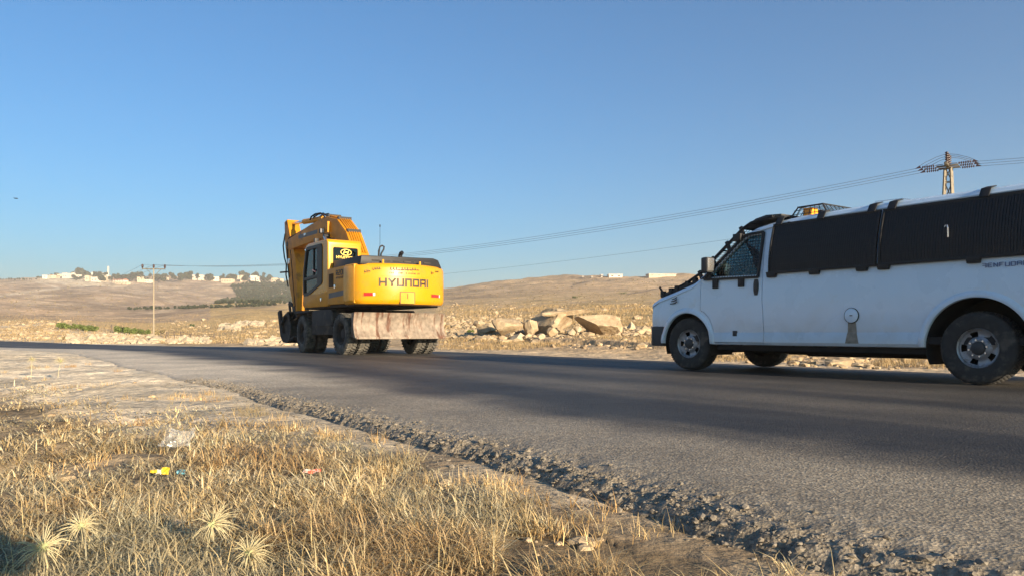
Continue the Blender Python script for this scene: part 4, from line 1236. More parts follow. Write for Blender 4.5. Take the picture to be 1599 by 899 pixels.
    # boom rams
    for y in (-.36, .36):
        MB().cyl((.95, y, 1.75), (1.75, y, 2.75), .085).build('boom_ram', M['orange'], boom, smooth=40)
        MB().cyl((1.75, y, 2.75), (2.25, y, 3.38), .05).build('ram_rod', M['rod'], boom, smooth=40)
    MB().cyl((2.25, -.40, 3.40), (2.25, .40, 3.40), .07).build('pin', M['hood'], boom, smooth=40)
    # arm ram on top
    MB().beam((3.25, 0, 3.92), (3.25, 0, 4.08), .26, .22).build('ram_lug', M['orange'], boom)
    MB().cyl((3.3, 0, 4.06), (5.0, 0, 4.17), .085).build('arm_ram', M['orange'], boom, smooth=40)
    MB().cyl((5.0, 0, 4.17), (6.2, 0, 4.24), .05).build('ram_rod', M['rod'], boom, smooth=40)
    hs = MB()
    for y in (-.10, .06, .15):
        hs.tube([(2.75, y, 3.98), (2.9, y, 4.10), (3.15, y, 4.20), (3.6, y, 4.23), (3.95, y, 4.19), (4.05, y, 4.10)], .026, 6)
    hs.tube([(3.7, .2, 3.92), (4.4, .2, 3.84), (5.3, .18, 3.78), (5.9, .2, 3.72), (6.05, .22, 3.4), (6.0, .22, 2.9), (5.85, .22, 2.4)], .02, 6)
    hs.tube([(4.0, -.1, 4.02), (4.9, -.1, 3.86), (5.7, -.05, 3.75)], .02, 6)
    hs.build('hose', M['hood'], boom, smooth=60)
    # ---- arm
    arm = empty('arm', (0, -.10, 0), 0, ex)
    ap = [(6.10, 4.36), (6.38, 4.30), (6.32, 3.6), (5.92, 2.2), (5.40, 1.22), (5.10, 1.28), (5.10, 2.1), (5.30, 3.05), (5.72, 3.62)]
    MB().prism(ap, -.20, .20).build('girder', M['boompaint'], arm, bevel=.012)
    MB().cyl((6.0, -.24, 3.52), (6.0, .24, 3.52), .09).build('pivot_pin', M['hood'], arm, smooth=40)
    MB().cyl((6.2, -.2, 4.24), (6.2, .2, 4.24), .07).build('pin', M['hood'], arm, smooth=40)
    MB().cyl((6.42, 0, 3.55), (6.08, 0, 2.25), .08).build('bucket_ram', M['orange'], arm, smooth=40)
    MB().cyl((6.08, 0, 2.25), (5.88, 0, 1.55), .048).build('ram_rod', M['rod'], arm, smooth=40)
    MB().box(5.80, 5.95, .17, .24, 2.85, 3.02).build('junction_box', M['clear'], arm, bevel=.01)
    MB().beam((6.35, .1, 2.62), (6.52, .3, 2.60), .05, .05).build('hose_guide', M['hood'], arm)
    hs2 = MB()
    hs2.tube([(6.3, .2, 3.9), (6.45, .22, 3.5), (6.32, .22, 3.1), (6.15, .21, 2.85), (6.22, .2, 2.5), (6.0, .2, 2.1)], .024, 6)
    hs2.tube([(5.75, .2, 3.3), (5.6, .2, 2.7), (5.42, .2, 1.9), (5.28, .2, 1.4)], .02, 6)
    hs2.build('hose', M['hood'], arm, smooth=60)
    # linkage and bucket
    lk = MB()
    for y in (-.2, .2):
        lk.beam((5.88, y, 1.55), (5.50, y, 1.45), .05, .12, up=(0, 0, 1)); lk.beam((5.88, y, 1.55), (5.70, y, 1.02), .05, .10)
    lk.build('linkage', M['dark'], arm)
    bk = MB()
    bp_ = [(5.25, 1.25), (5.72, 1.10), (6.02, .80), (6.02, .46), (5.75, .24), (5.35, .22), (5.05, .34)]
    vs = []; n = len(bp_)
    shellp = bp_ + [(5.07, .38), (5.36, .265), (5.73, .285), (5.975, .48), (5.975, .78), (5.70, 1.06), (5.26, 1.20)]
    bucket = MB().prism(shellp, -.44, .44).build('bucket', M['dark'], arm, smooth=20)
    for s in (-1, 1):
        MB().prism(bp_ + [(4.98, .75)], s*.44, s*.465).build('side_plate', M['dark'], bucket)
        MB().prism([(5.18, 1.06), (5.48, 1.0), (5.58, 1.42), (5.30, 1.44)], s*.17, s*.21).build('ear', M['dark'], bucket)
    for y in (-.40, -.20, 0, .20, .40):
        MB().prism([(5.10, .36), (5.06, .28), (4.72, .42), (4.74, .46)], y-.05, y+.05).build('tooth', M['dark'], bucket)
    MB().beam((5.30, .49, 1.10), (5.72, .49, .80), .05, .16, up=(0, 1, 0)).build('bucket_side_cutter', M['dark'], bucket)
    # steps and handrail, mirror on the right
    MB().tube([(-.30, -.62, 2.13), (-.30, -.62, 2.45), (.7, -.62, 2.45), (.7, -.62, 2.13)], .016, 6).build('handrail', M['hood'], ex, smooth=50)
    # twin coupling/tool frame hanging from the arm on its left
    MB().prism([(5.55, .55), (5.75, .55), (6.00, 1.24), (5.80, 1.30)], .47, .56).build('coupler_plate', M['dark'], arm, bevel=.006)
    return ex
make_excavator()
# ------------------------------------------------------------------ power line
M['lattice'] = pmat('weathered_galvanised_steel', (.13, .11, .08), .6, .3, var=.25, scale=3)
M['concrete'] = pmat('pale_concrete', (.27, .225, .16), .9, var=.15, scale=3, bump=.1)
M['insul'] = pmat('brown_insulator', (.045, .02, .02), .35, var=.1)
M['wire'] = pmat('weathered_wire', (.10, .10, .11), .6, .3, var=.1)

def lattice_pole(loc, H, rz):
    p = empty('lattice_pole', loc, rz)
    tag(p, 'steel lattice power pole rising behind the white van with brown insulators on top', 'power pole')
    hw = lambda z: .50 - .35*min(z/H, 1)
    for sx in (-1, 1):
        for sy in (-1, 1):
            MB().beam((sx*hw(0), sy*hw(0), -.4), (sx*hw(H), sy*hw(H), H), .11, .11).build('leg', M['lattice'], p)
    br = MB(); z = 0; k = 0
    while z < H-.3:
        z2 = min(z + 1.05, H)
        for i, (ax, sgn) in enumerate((('x', 1), ('x', -1), ('y', 1), ('y', -1))):
            a, b = hw(z), hw(z2); fl = 1 if (k+i) % 2 else -1
            if ax == 'x': br.beam((-fl*a, sgn*a, z), (fl*b, sgn*b, z2), .05, .05); br.beam((-b, sgn*b, z2), (b, sgn*b, z2), .045, .045)
            else: br.beam((sgn*a, -fl*a, z), (sgn*b, fl*b, z2), .05, .05); br.beam((sgn*b, -b, z2), (sgn*b, b, z2), .045, .045)
        z = z2; k += 1
    br.build('bracing', M['lattice'], p)
    MB().beam((-.1, -.85, H), (.1, .85, H), .05, .05)
    hd = MB().beam((0, -1.0, H+.12), (0, 1.0, H+.12), .16, .16).beam((-.55, -.35, H+.08), (.55, -.35, H+.08), .1, .1).beam((-.55, .35, H+.08), (.55, .35, H+.08), .1, .1)
    hd.build('crossarm', M['lattice'], p, bevel=.01)
    tops = []
    for y in (-.75, 0.0, .75):
        i_ = MB()
        for q in range(5): i_.lathe([(.03, H+.22+q*.13), (.10, H+.26+q*.13), (.10, H+.29+q*.13), (.03, H+.34+q*.13)], 12, 'z', (0, y*.75, 0))
        i_.build('insulator', M['insul'], p, smooth=40)
        for sgn in (-1, 1):
            s_ = MB().cyl((sgn*.15, y, H+.12), (sgn*.55, y, H+.10), .02, 6); 
            s_.build('link', M['insul'], p)
            st = MB()
            for q in range(6): st.lathe([(.02, sgn*(.60+q*.11)), (.075, sgn*(.63+q*.11)), (.075, sgn*(.655+q*.11)), (.02, sgn*(.69+q*.11))], 10, 'x', (0, y, H+.09))
            st.build('strain_insulator', M['insul'], p, smooth=40)
            MB().prism([(sgn*1.28, H+.05), (sgn*1.62, H+.04), (sgn*1.35, H+.20)], y-.02, y+.02).build('clamp', M['insul'], p)
        MB().tube([(-1.5, y, H+.10), (-1.1, y*.9, H+.36), (-.5, y*.8, H+.62), (0, y*.75, H+.74), (.5, y*.8, H+.62), (1.1, y*.9, H+.36), (1.5, y, H+.10)], .013, 5).build('jumper', M['wire'], p, smooth=60)
    return p

def t_pole(loc, H, rz, label, arm=1.5):
    p = empty('power_pole', loc, rz); tag(p, label, 'power pole')
    MB().tube([(0, 0, -.4), (0, 0, H)], [.115, .07], 12).build('post', M['concrete'], p, smooth=50)
    MB().beam((0, -arm, H-.25), (0, arm, H-.25), .12, .12).build('crossarm', M['lattice'], p)
    for s in (-1, 1): MB().beam((0, s*.12, H-1.1), (0, s*arm*.62, H-.28), .06, .05).build('brace', M['lattice'], p)
    for y in (-arm+.06, 0, arm-.06):
        MB().lathe([(.02, H-.2), (.10, H-.1), (.13, H+.05), (.13, H+.28), (.05, H+.36), (.001, H+.38)], 10, 'z', (0, y, 0)).build('insulator', M['insul'], p, smooth=40)
    return p

P1 = Vector((25.4, 44.0, 0)); P1.z = float(ground_z([P1.x], [P1.y])[0])
P2 = at(240, 530)
P2.z = float(ground_z([P2.x], [P2.y], False)[0])
ldir = (Vector((P2.x, P2.y, 0)) - Vector((P1.x, P1.y, 0))).normalized()
rz1 = math.atan2(ldir.y, ldir.x)
H1 = (HY-263)/FPX*44.0 + CAMZ - P1.z
lattice_pole(P1, H1, rz1)
H2 = (HY-417)/FPX*P2.y + CAMZ - P2.z
rz2 = R(100)
t_pole(P2, H2, rz2, 'thin pale concrete power pole with crossarm beside the road at left', arm=1.45)
P3 = at(150, 448); H3 = 9.0
t_pole(P3, H3, R(100), 'tiny far power pole on the brown hillside left of the concrete pole', arm=1.3)
P0 = P1 - ldir*70; P0.z = float(ground_z([P0.x], [P0.y], False)[0])
def perp(rz): return Vector((-math.sin(rz), math.cos(rz), 0))
def wire(a, b, sag, r=.018, n=28):
    pts = []
    for k in range(n+1):
        u = k/n; p = a.lerp(b, u); p.z -= sag*4*u*(1-u); pts.append(p)
    return MB().tube(pts, r, 5)
ends = {}
for i, y in enumerate((-.75, 0, .75)):
    a = P1 + perp(rz1)*y + ldir*1.6 + Vector((0, 0, H1+.05)); b = P2 + perp(rz2)*(y/.75*1.39) + Vector((0, 0, H2+.3))
    c = P3 + perp(rz2)*(y/.75*1.24) + Vector((0, 0, H3+.3)); z0 = P1 + perp(rz1)*y - ldir*1.6 + Vector((0, 0, H1+.05)); zz = P0 + perp(rz1)*y + Vector((0, 0, H1 + P1.z - P0.z + 1.5))
    for q, (u, v, sg, rr, lab) in enumerate(((a, b, 2.0, .0115, 'of the three cables sagging from the lattice pole to the concrete pole'),
                                             (z0, zz, 1.2, .010, 'of the three cables leaving the lattice pole towards the right edge'),
                                             (b, c, 3.0, .016, 'of the three cables running from the concrete pole to the hillside'))):
        o = wire(u, v, sg, rr).build('power_cable', M['wire'], None, smooth=60)
        tag(o, ('nearest', 'middle', 'farthest')[i] + ' ' + lab, 'cable', 'overhead power cables')
a = P1 + Vector((-.5, -.4, H1-2.3)); b = P2 + Vector((0, 0, H2-2.4))
tag(wire(a, b, 1.6, .008).build('telephone_cable', M['wire'], None, smooth=60), 'single thin lower cable sagging below the three power cables', 'cable')
tag(wire(P1 + Vector((.5, .2, H1-2.3)), P0 + Vector((0, 0, H1+P1.z-P0.z-1.2)), 1.0, .013).build('telephone_cable', M['wire'], None, smooth=60), 'short thin lower cable running right from the lattice pole above the van roof', 'cable')

# ------------------------------------------------------------------ rocks
M['rock'] = pmat('pale_limestone', (.40, .31, .20), .92, var=.22, scale=3.0, bump=.7, bscale=7, bdist=.06, col2=(.27, .185, .11), c2scale=1.8, c2lo=.48, c2hi=.66, spec=.2)
M['rockwhite'] = pmat('white_limestone', (.41, .335, .235), .92, var=.2, scale=5, bump=.7, bscale=12, bdist=.03, spec=.2)
def rock_mesh(seed, sub=3, planes=16, lo=.55, hi=.92, rough=.05):
    r = random.Random(seed)
    bm = bmesh.new(); bmesh.ops.create_icosphere(bm, subdivisions=sub, radius=1)
    pl = []
    for _ in range(planes):
        n = Vector((r.gauss(0, 1), r.gauss(0, 1), r.gauss(0, 1))).normalized(); pl.append((n, r.uniform(lo, hi)))
    for v in bm.verts:
        for n, d in pl:
            k = v.co.dot(n) - d
            if k > 0: v.co -= n*k
        q = v.co
        v.co = q*(1 + rough*(mnoise.noise(q*2.3 + Vector((seed, 0, 0))) + .5*mnoise.noise(q*6 + Vector((0, seed, 0)))))
    me = bpy.data.meshes.new('rock'); bm.to_mesh(me); bm.free()
    me.polygons.foreach_set('use_smooth', [True]*len(me.polygons)); me.set_sharp_from_angle(angle=R(24))
    return me
def boulder(name, label, px, py, wpx, hpx, dpth, seed, rz=0., tilt=0., mat='rock', planes=14, lo=.5, hi=.85, cat='boulder', group=None, lift=0.0, sub=4, rough=.09, kk=None):
    p = at(px, py); k = p.y/FPX
    me = rock_mesh(seed, sub, planes, lo, hi, rough); me.materials.append(M[mat])
    co = np.empty(len(me.vertices)*3); me.vertices.foreach_get('co', co); co = co.reshape(-1, 3)
    co -= (co.max(0)+co.min(0))/2; co /= (co.max(0)-co.min(0))/2
    k = k if kk is None else kk
    co *= np.array([wpx*k/2, dpth/2, hpx*k/2*1.12])
    me.vertices.foreach_set('co', co.ravel()); me.update()
    o = bpy.data.objects.new(name, me); COL.objects.link(o)
    o.location = (p.x, p.y + dpth*.3, p.z + hpx*k*.5 + lift)
    o.rotation_euler = (0, R(tilt), R(rz))
    tag(o, label, cat, group)
    return o
boulder('boulder', 'largest pale boulder with a dark left face, under the lying stone beam', 856, 522, 78, 40, 1.9, 11, -14, 0, planes=11, lo=.45, hi=.72)
boulder('boulder', 'long wedge boulder sloping down to the right, nearest the van', 938, 523, 84, 33, 1.5, 23, 8, 12, planes=10, lo=.42, hi=.66)
boulder('boulder', 'upright dark-sided slab at the left end of the largest boulder', 829, 525, 24, 28, .9, 31, 0, -6, planes=10)
b_ = boulder('stone_beam', 'long pale stone beam lying across the top of the largest boulder', 886, 491, 82, 8, .30, 5, 6, -4, planes=12, lo=.3, hi=.8, cat='stone beam', sub=4, rough=.03, kk=32.4/FPX)
k_ = b_.location.y
b_.location = Vector(((886-CX)/FPX*32.6, 32.6, CAMZ + (HY-488)/FPX*32.6))
for i, (px, py, w_, h_, lab) in enumerate((
    (792, 526, 50, 28, 'rounded pale boulder left of the dark-sided slab'), (768, 523, 44, 20, 'low flat pale boulder at the left foot of the rubble heap'),
    (808, 528, 26, 15, 'small cream boulder in front of the rounded pale boulder'), (846, 528, 12, 9, 'white stone at the foot of the largest boulder'),
    (893, 524, 16, 11, 'white stone between the largest boulder and the wedge boulder'), (902, 519, 13, 10, 'small white stone touching the shaded end of the wedge boulder'),
    (986, 515, 14, 13, 'pointed pale stone right of the wedge boulder'), (1000, 522, 18, 8, 'flat pale stone close to the van bumper'),
    (775, 492, 11, 7, 'lone pale stone on the slope above the rubble heap'), (693, 510, 12, 8, 'pale stone just right of the excavator blade'),
    (745, 512, 20, 11, 'brown stone at the left end of the rubble heap'), (862, 525, 18, 14, 'brown crumbling rock at the foot of the largest boulder'))):
    boulder('stone', lab, px, py, w_, h_, w_*.024, 40+i, 30*i, 0, 'rockwhite' if i in (2, 3, 4, 5, 6) else 'rock', cat='stone', sub=3)

# loose stones too many to count
def scatter_rocks(name, pts, sizes, mat, seed, kinds=6, sub=1):
    base = [rock_mesh(seed+i, sub, 8, .5, .9, .1) for i in range(kinds)]
    vs_all, fs_all, off = [], [], 0
    r = np.random.default_rng(seed)
    bv, bf = [], []
    for me in base:
        a = np.empty(len(me.vertices)*3); me.vertices.foreach_get('co', a); bv.append(a.reshape(-1, 3))
        bf.append(np.array([tuple(p.vertices) for p in me.polygons]))
    for p, s_ in zip(pts, sizes):
        k = r.integers(kinds); a = r.uniform(0, 6.28)
        sc3 = np.array([r.uniform(.7, 1.3), r.uniform(.7, 1.3), r.uniform(.45, .8)])*s_
        v = bv[k]*sc3; c, s2 = math.cos(a), math.sin(a)
        v = np.stack([v[:, 0]*c - v[:, 1]*s2, v[:, 0]*s2 + v[:, 1]*c, v[:, 2]], 1) + np.asarray(p) + np.array([0, 0, .12*s_])
        vs_all.append(v); fs_all.append(bf[k]+off); off += len(v)
    V = np.concatenate(vs_all); F = np.concatenate(fs_all)
    me = bpy.data.meshes.new(name); me.from_pydata(V.tolist(), [], F.tolist())
    for b in base: bpy.data.meshes.remove(b)
    o = link_mesh(name, me, mat); o['kind'] = 'stuff'
    return o
def pix_points(n, boxes, dmax=300):
    """ground points spread over photo regions"""
    out = []
    grid = {}
    for (x0, x1, y0, y1, wgt) in boxes:
        m_ = int(n*wgt)
        px = rng.uniform(x0, x1, m_); py = rng.uniform(y0, y1, m_)
        for c in np.unique((px//6).astype(int)):
            sel = (px//6).astype(int) == c
            D, rows, t_ = column(c*6+3)
            for a, b in zip(px[sel], py[sel]):
                i = np.searchsorted(-rows, -b)
                if i >= len(D)-1 or D[i] > dmax: continue
                if 0 < t_[i] < ROADW + .3: continue
                out.append(((a-CX)/FPX*D[i], D[i]))
    P = np.array(out); z = ground_z(P[:, 0], P[:, 1])
    return np.column_stack([P, z])
pts = pix_points(1500, [(692, 770, 494, 528, .55), (765, 830, 492, 530, .35), (830, 1015, 514, 527, .12)], 120)
o = scatter_rocks('rubble', pts, np.clip(rng.lognormal(-2.25, .55, len(pts)), .03, .42), M['rock'], 100); tag(o, 'heap of broken pale rubble round the boulders behind the road', 'rubble')
pts = pix_points(1700, [(692, 1020, 470, 545, .38), (0, 110, 500, 531, .35), (250, 450, 500, 536, .25), (1100, 1599, 540, 575, .3)], 240)
sz = np.clip(rng.lognormal(-3.0, .6, len(pts)), .015, .3)*(1 + pts[:, 1]/70)
o = scatter_rocks('loose_stones', pts, sz, M['rock'], 200); tag(o, 'loose stones strewn over the dry ground beyond the road', 'stones')
pts = pix_points(2600, [(105, 245, 521, 536, 1.), (385, 465, 530, 539, .12), (262, 325, 524, 536, .25)], 200)
o = scatter_rocks('spoil_bank', pts, np.clip(rng.lognormal(-2.1, .55, len(pts)), .05, .6), M['rockwhite'], 300); tag(o, 'bank of white broken stone along the road at left', 'rubble')
pts = pix_points(300, [(345, 375, 507, 516, .5), (370, 412, 503, 509, .6)], 300)
o = scatter_rocks('white_outcrop', pts, np.clip(rng.lognormal(-.9, .45, len(pts)), .15, .9), M['rockwhite'], 320); tag(o, 'white rock outcrop in the golden field left of the excavator', 'rock outcrop')

# broken asphalt crumbs along the near edge
n = 7500
s_ = rng.uniform(-3.6, 7.5, n); t_ = rng.normal(-.03, .10, n)
x_, y_, z_ = road_surface(s_, np.maximum(t_, -.16))
u_, v_ = road_xy(s_, t_ + .43*(1-.8*sm(4.5, 9, s_))); lo_ = t_ < -.14; x_ = np.where(lo_, u_, x_); y_ = np.where(lo_, v_, y_); z_ = np.where(lo_, ground_z(u_, v_), z_)
o = scatter_rocks('asphalt_crumbs', np.column_stack([x_, y_, z_]), np.clip(rng.lognormal(-5.4, .6, n), .0025, .022)*np.where(t_ > .3, .6, 1), pmat('broken_asphalt', (.18, .155, .122), .9, var=.35, scale=20, bump=.4, bscale=80), 400)
tag(o, 'broken asphalt crumbs along the near road edge', 'crumbs')

# ------------------------------------------------------------------ leaf clumps
M['leaf'] = pmat('olive_green_leaves', (.075, .095, .035), .8, var=.35, scale=.6, spec=.2)
M['leafdark'] = pmat('dark_evergreen_leaves', (.036, .045, .024), .85, var=.35, scale=.25, spec=.2)
M['shrub'] = pmat('green_shrub_leaves', (.11, .14, .035), .8, var=.35, scale=2.0, spec=.2)
M['drybrush'] = pmat('dry_brush_twigs', (.24, .19, .10), .9, var=.3, scale=3, spec=.1)
M['bark'] = pmat('grey_bark', (.13, .10, .075), .9, var=.3, bump=.3)
def leaf_cloud(name, n, blobs, size, seed, flat=.5):
    r = np.random.default_rng(seed)
    V, F = [], []
    bl = np.array(blobs, float); vol = bl[:, 3]*bl[:, 4]*bl[:, 5]; ch = r.choice(len(bl), n, p=vol/vol.sum())
    d = r.normal(size=(n, 3)); d /= np.linalg.norm(d, axis=1)[:, None]
    rad = r.uniform(.35, 1., n)**.5
    P = bl[ch, :3] + d*rad[:, None]*bl[ch, 3:6]
    nn = d + r.normal(0, .8, (n, 3)); nn /= np.linalg.norm(nn, axis=1)[:, None]
    up = r.normal(size=(n, 3)); u = np.cross(nn, up); u /= np.linalg.norm(u, axis=1)[:, None]; v = np.cross(nn, u)
    s = size*r.uniform(.6, 1.4, n)[:, None]
    q = np.stack([P - u*s - v*s*.5, P + u*s*.6 - v*s*.7, P + u*s + v*s*.5, P - u*s*.5 + v*s*.7], 1).reshape(-1, 3)
    f = np.arange(4*n).reshape(-1, 4)
    me = bpy.data.meshes.new(name); me.from_pydata(q.tolist(), [], f.tolist())
    return me
def tree_proto(seed, h, wd, dense=420):
    r = random.Random(seed)
    blobs = []
    for k in range(7):
        a = r.uniform(0, 6.28); rr = wd*.28*r.uniform(.3, 1.1)
        s = wd*r.uniform(.2, .33)
        blobs.append((rr*math.cos(a), rr*math.sin(a), h*(.42 + .42*r.random()), s, s, s*r.uniform(.6, .95)))
    me = leaf_cloud('crown', dense, blobs, wd*.075, seed)
    tr = MB().tube([(0, 0, -.5), (0.03*h, 0, h*.25), (0, .02*h, h*.6)], [h*.035, h*.028, h*.012], 7)
    for k in range(3):
        b = blobs[k]; tr.tube([(0.03*h, 0, h*.28), (b[0]*.6, b[1]*.6, b[2]*.85), (b[0], b[1], b[2])], [h*.018, h*.012, h*.005], 5)
    return me, tr.mesh('trunk')
protos = [tree_proto(60+i, h, w_) for i, (h, w_) in enumerate(((1, 1.0), (1, .75), (1, 1.35), (1, .55)))]
for cme, tme in protos:
    cme.materials.append(M['leafdark']); tme.materials.append(M['bark'])
def tree(px, py, hpx, kind, label, group, leafm=None):
    p = at(px, py); k = p.y/FPX
    t = empty('tree', (p.x, p.y, p.z), random.uniform(0, 6.28)); h = hpx*k
    t.scale = (h, h, h)
    link_mesh('crown', protos[kind][0], None, t); link_mesh('trunk', protos[kind][1], None, t)
    tag(t, label, 'tree', group)
    return t
rt = random.Random(3)
tree(127, 433.5, 15, 2, 'largest dark tree crown on the skyline of the far left hilltop', 'trees of the far hilltop village')
tree(88, 433, 7, 2, 'broad dark tree on the skyline at the left end of the hilltop houses', 'trees of the far hilltop village')
tree(113, 433, 9, 1, 'narrow dark tree just left of the largest crown on the skyline', 'trees of the far hilltop village')
LT = 'dark tree among the pale houses of the far left hilltop'
for i in range(62):
    px = rt.uniform(112, 262); py = 434.5 + rt.uniform(0, 6.5)
    tree(px, py, rt.uniform(6, 12), rt.randrange(4), LT, 'trees of the far hilltop village')
for i in range(9):
    tree(56 + i*3.2 + rt.uniform(-1, 1), 437.5-i*.7, rt.uniform(3, 5), rt.randrange(4), 'small dark tree on the left shoulder of the far hilltop', 'trees on the hill shoulder')
LT2 = 'dark tree among the pale houses of the far hilltop right of the concrete pole'
for i in range(66):
    px = rt.uniform(264, 440); py = 434.6 + rt.uniform(0, 6) + max(0, px-390)*.05
    tree(px, py, rt.uniform(6, 12.5)*(.75 if px > 415 else 1), rt.randrange(4), LT2, 'trees of the far hilltop village right of the pole')
for i in range(12):
    tree(2 + i*4.3 + rt.uniform(-1.5, 1.5), 438.2, rt.uniform(2.5, 4.5), rt.randrange(4), 'tiny dark tree on the skyline at the left edge', 'skyline trees at left edge')

# far wood on the slope: one mass
def wood(boxes, n, seed, name, label, hpx, mat='leafdark'):
    r = np.random.default_rng(seed)
    protoV = []
    for i in range(5):
        me = leaf_cloud('t', 46, [(0, 0, .5, .42, .42, .45), (.2, .1, .65, .3, .3, .3), (-.2, .1, .4, .3, .3, .3)], .17, seed+i)
        a = np.empty(len(me.vertices)*3); me.vertices.foreach_get('co', a); protoV.append(a.reshape(-1, 3)); bpy.data.meshes.remove(me)
    Vs = []
    for poly, cnt in boxes:
        xs = [p[0] for p in poly]; ys = [p[1] for p in poly]; k = 0
        cols = {}
        while k < cnt:
            px, py = r.uniform(min(xs), max(xs)), r.uniform(min(ys), max(ys))
            ins = False
            for i in range(len(poly)):
                (xa, ya), (xb, yb) = poly[i-1], poly[i]
                if (ya > py) != (yb > py) and px < (xb-xa)*(py-ya)/(yb-ya)+xa: ins = not ins
            if not ins: continue
            k += 1
            c = int(px//3)
            D, rows, _t = column(c*3+1.5); i = min(np.searchsorted(-rows, -py), len(D)-1)
            x, y = (px-CX)/FPX*D[i], D[i]
            Vs.append((x, y, r.uniform(.6, 1.3)*hpx*y/FPX))
    P = np.array(Vs); z = ground_z(P[:, 0], P[:, 1])
    out = []
    for (x, y, h), zz in zip(P, z):
        v = protoV[r.integers(5)]; a = r.uniform(0, 6.28); c, s = math.cos(a), math.sin(a)
        out.append(np.stack([(v[:, 0]*c-v[:, 1]*s)*h + x, (v[:, 0]*s+v[:, 1]*c)*h + y, v[:, 2]*h + zz - .1*h], 1))
    V = np.concatenate(out); F = np.arange(len(V)).reshape(-1, 4)
    me = bpy.data.meshes.new(name); me.from_pydata(V.tolist(), [], F.tolist())
    o = link_mesh(name, me, M[mat]); tag(o, label, 'scrub', kind='stuff')
wood([([(362, 448), (380, 443), (410, 442.5), (470, 441), (520, 445), (520, 474), (335, 474), (342, 469), (372, 466)], 1500), ([(200, 482.5), (330, 479), (430, 475), (430, 477), (330, 481), (200, 484)], 150)],
     0, 500, 'far_wood', 'dark scrub wood covering the slope left of the excavator arm', 4.5)
wood([([(0, 440), (60, 437), (250, 444), (330, 447), (340, 476), (0, 495)], 420), ([(690, 452), (800, 441), (1060, 433), (1060, 470), (690, 490)], 520)], 0, 540, 'hillside_scrub', 'low brown scrub dotted over the bare hillsides', 1.5, 'drybrush')

# green shrubs behind the spoil bank, near weeds
def shrub(px, py, wpx, hpx, label, seed, mat='shrub', group=None, name='shrub', n=700):
    p = at(px, py); k = p.y/FPX; W, H = wpx*k, hpx*k
    r = random.Random(seed); blobs = []
    for i in range(8):
        blobs.append((r.uniform(-.36, .36)*W, r.uniform(-.3, .3)*W*.6, H*r.uniform(.3, .62), W*.17, W*.16, H*r.uniform(.24, .38)))
    t = empty(name, (p.x, p.y, p.z)); tag(t, label, 'shrub', group)
    me = leaf_cloud('foliage', n, blobs, min(W, H)*.075, seed); link_mesh('foliage', me, M[mat], t)
    st = MB()
    for i in range(5): st.tube([(0, 0, -.05), (blobs[i][0]*.5, blobs[i][1]*.5, H*.25), (blobs[i][0], blobs[i][1], blobs[i][2])], [H*.02, H*.015, H*.008], 5)
    st.build('stems', M['bark'], t)
    return t
shrub(100, 514, 23, 12, 'leftmost green shrub behind the white stone bank', 1)
shrub(117, 515, 23, 12, 'second green shrub from the left behind the white stone bank', 2)
shrub(135, 516.5, 23, 11, 'green shrub above the middle of the white stone bank', 3)
shrub(149, 517, 20, 11, 'green shrub just left of the rusty stake', 8)
shrub(190, 521, 25, 14, 'green shrub just right of the rusty stake', 4)
shrub(207, 522, 25, 12, 'green shrub left of the concrete pole base', 5)
shrub(226, 523, 23, 11, 'green shrub touching the concrete pole at its left', 6)
shrub(250, 523, 18, 11, 'olive brown shrub touching the concrete pole at its right', 7, 'drybrush')
shrub(301, 511, 9, 7, 'lone round bush in the field right of the concrete pole', 9, 'leaf')
shrub(362, 509.5, 14, 5, 'low dark bush at the white rock outcrop', 10, 'leaf')
shrub(103, 530, 10, 7, 'brown dry bush at the foot of the stone bank', 12, 'drybrush')
shrub(735, 520, 13, 7, 'small green weed at the left foot of the rubble heap', 13, 'shrub')
shrub(900, 466, 16, 5, 'dark low bush on the slope left of the van', 14, 'leaf', n=300)
shrub(968, 459, 22, 4, 'dark low bush line on the slope near the van bonnet', 15, 'leaf', n=300)
shrub(930, 478, 24, 4, 'flat dry dark bush below the slope left of the van', 16, 'drybrush', n=300)
p = at(173.5, 517); k = p.y/FPX
tag(MB().tube([(p.x, p.y, p.z-.2), (p.x+.05, p.y, p.z+11*k)], .09, 6).build('stake', M['bark'], None), 'rusty upright stake between the two groups of green shrubs', 'stake')

# wire fence right of the concrete pole
fe = empty('wire_fence', at(252, 529)); tag(fe, 'sagging wire fence on thin brown stakes right of the concrete pole', 'fence')
fp = []
for px, top in ((252, 517), (259, 516), (272, 515), (283, 515), (297, 520), (312, 521), (334, 520)):
    q = at(px, 528.5 - (px-252)*.012); k = q.y/FPX; base = Vector(q) - fe.location
    h = (527-top)*k
    MB().tube([(base.x, base.y, base.z-.2), (base.x+random.uniform(-.1, .1), base.y, base.z+h)], .07, 6).build('post', M['bark'], fe)
    fp.append((base, h))
for f in (.45, .9):
    MB().tube([(b.x, b.y, b.z+h*f) for b, h in fp], .02, 4).build('strand', M['wire'], fe)

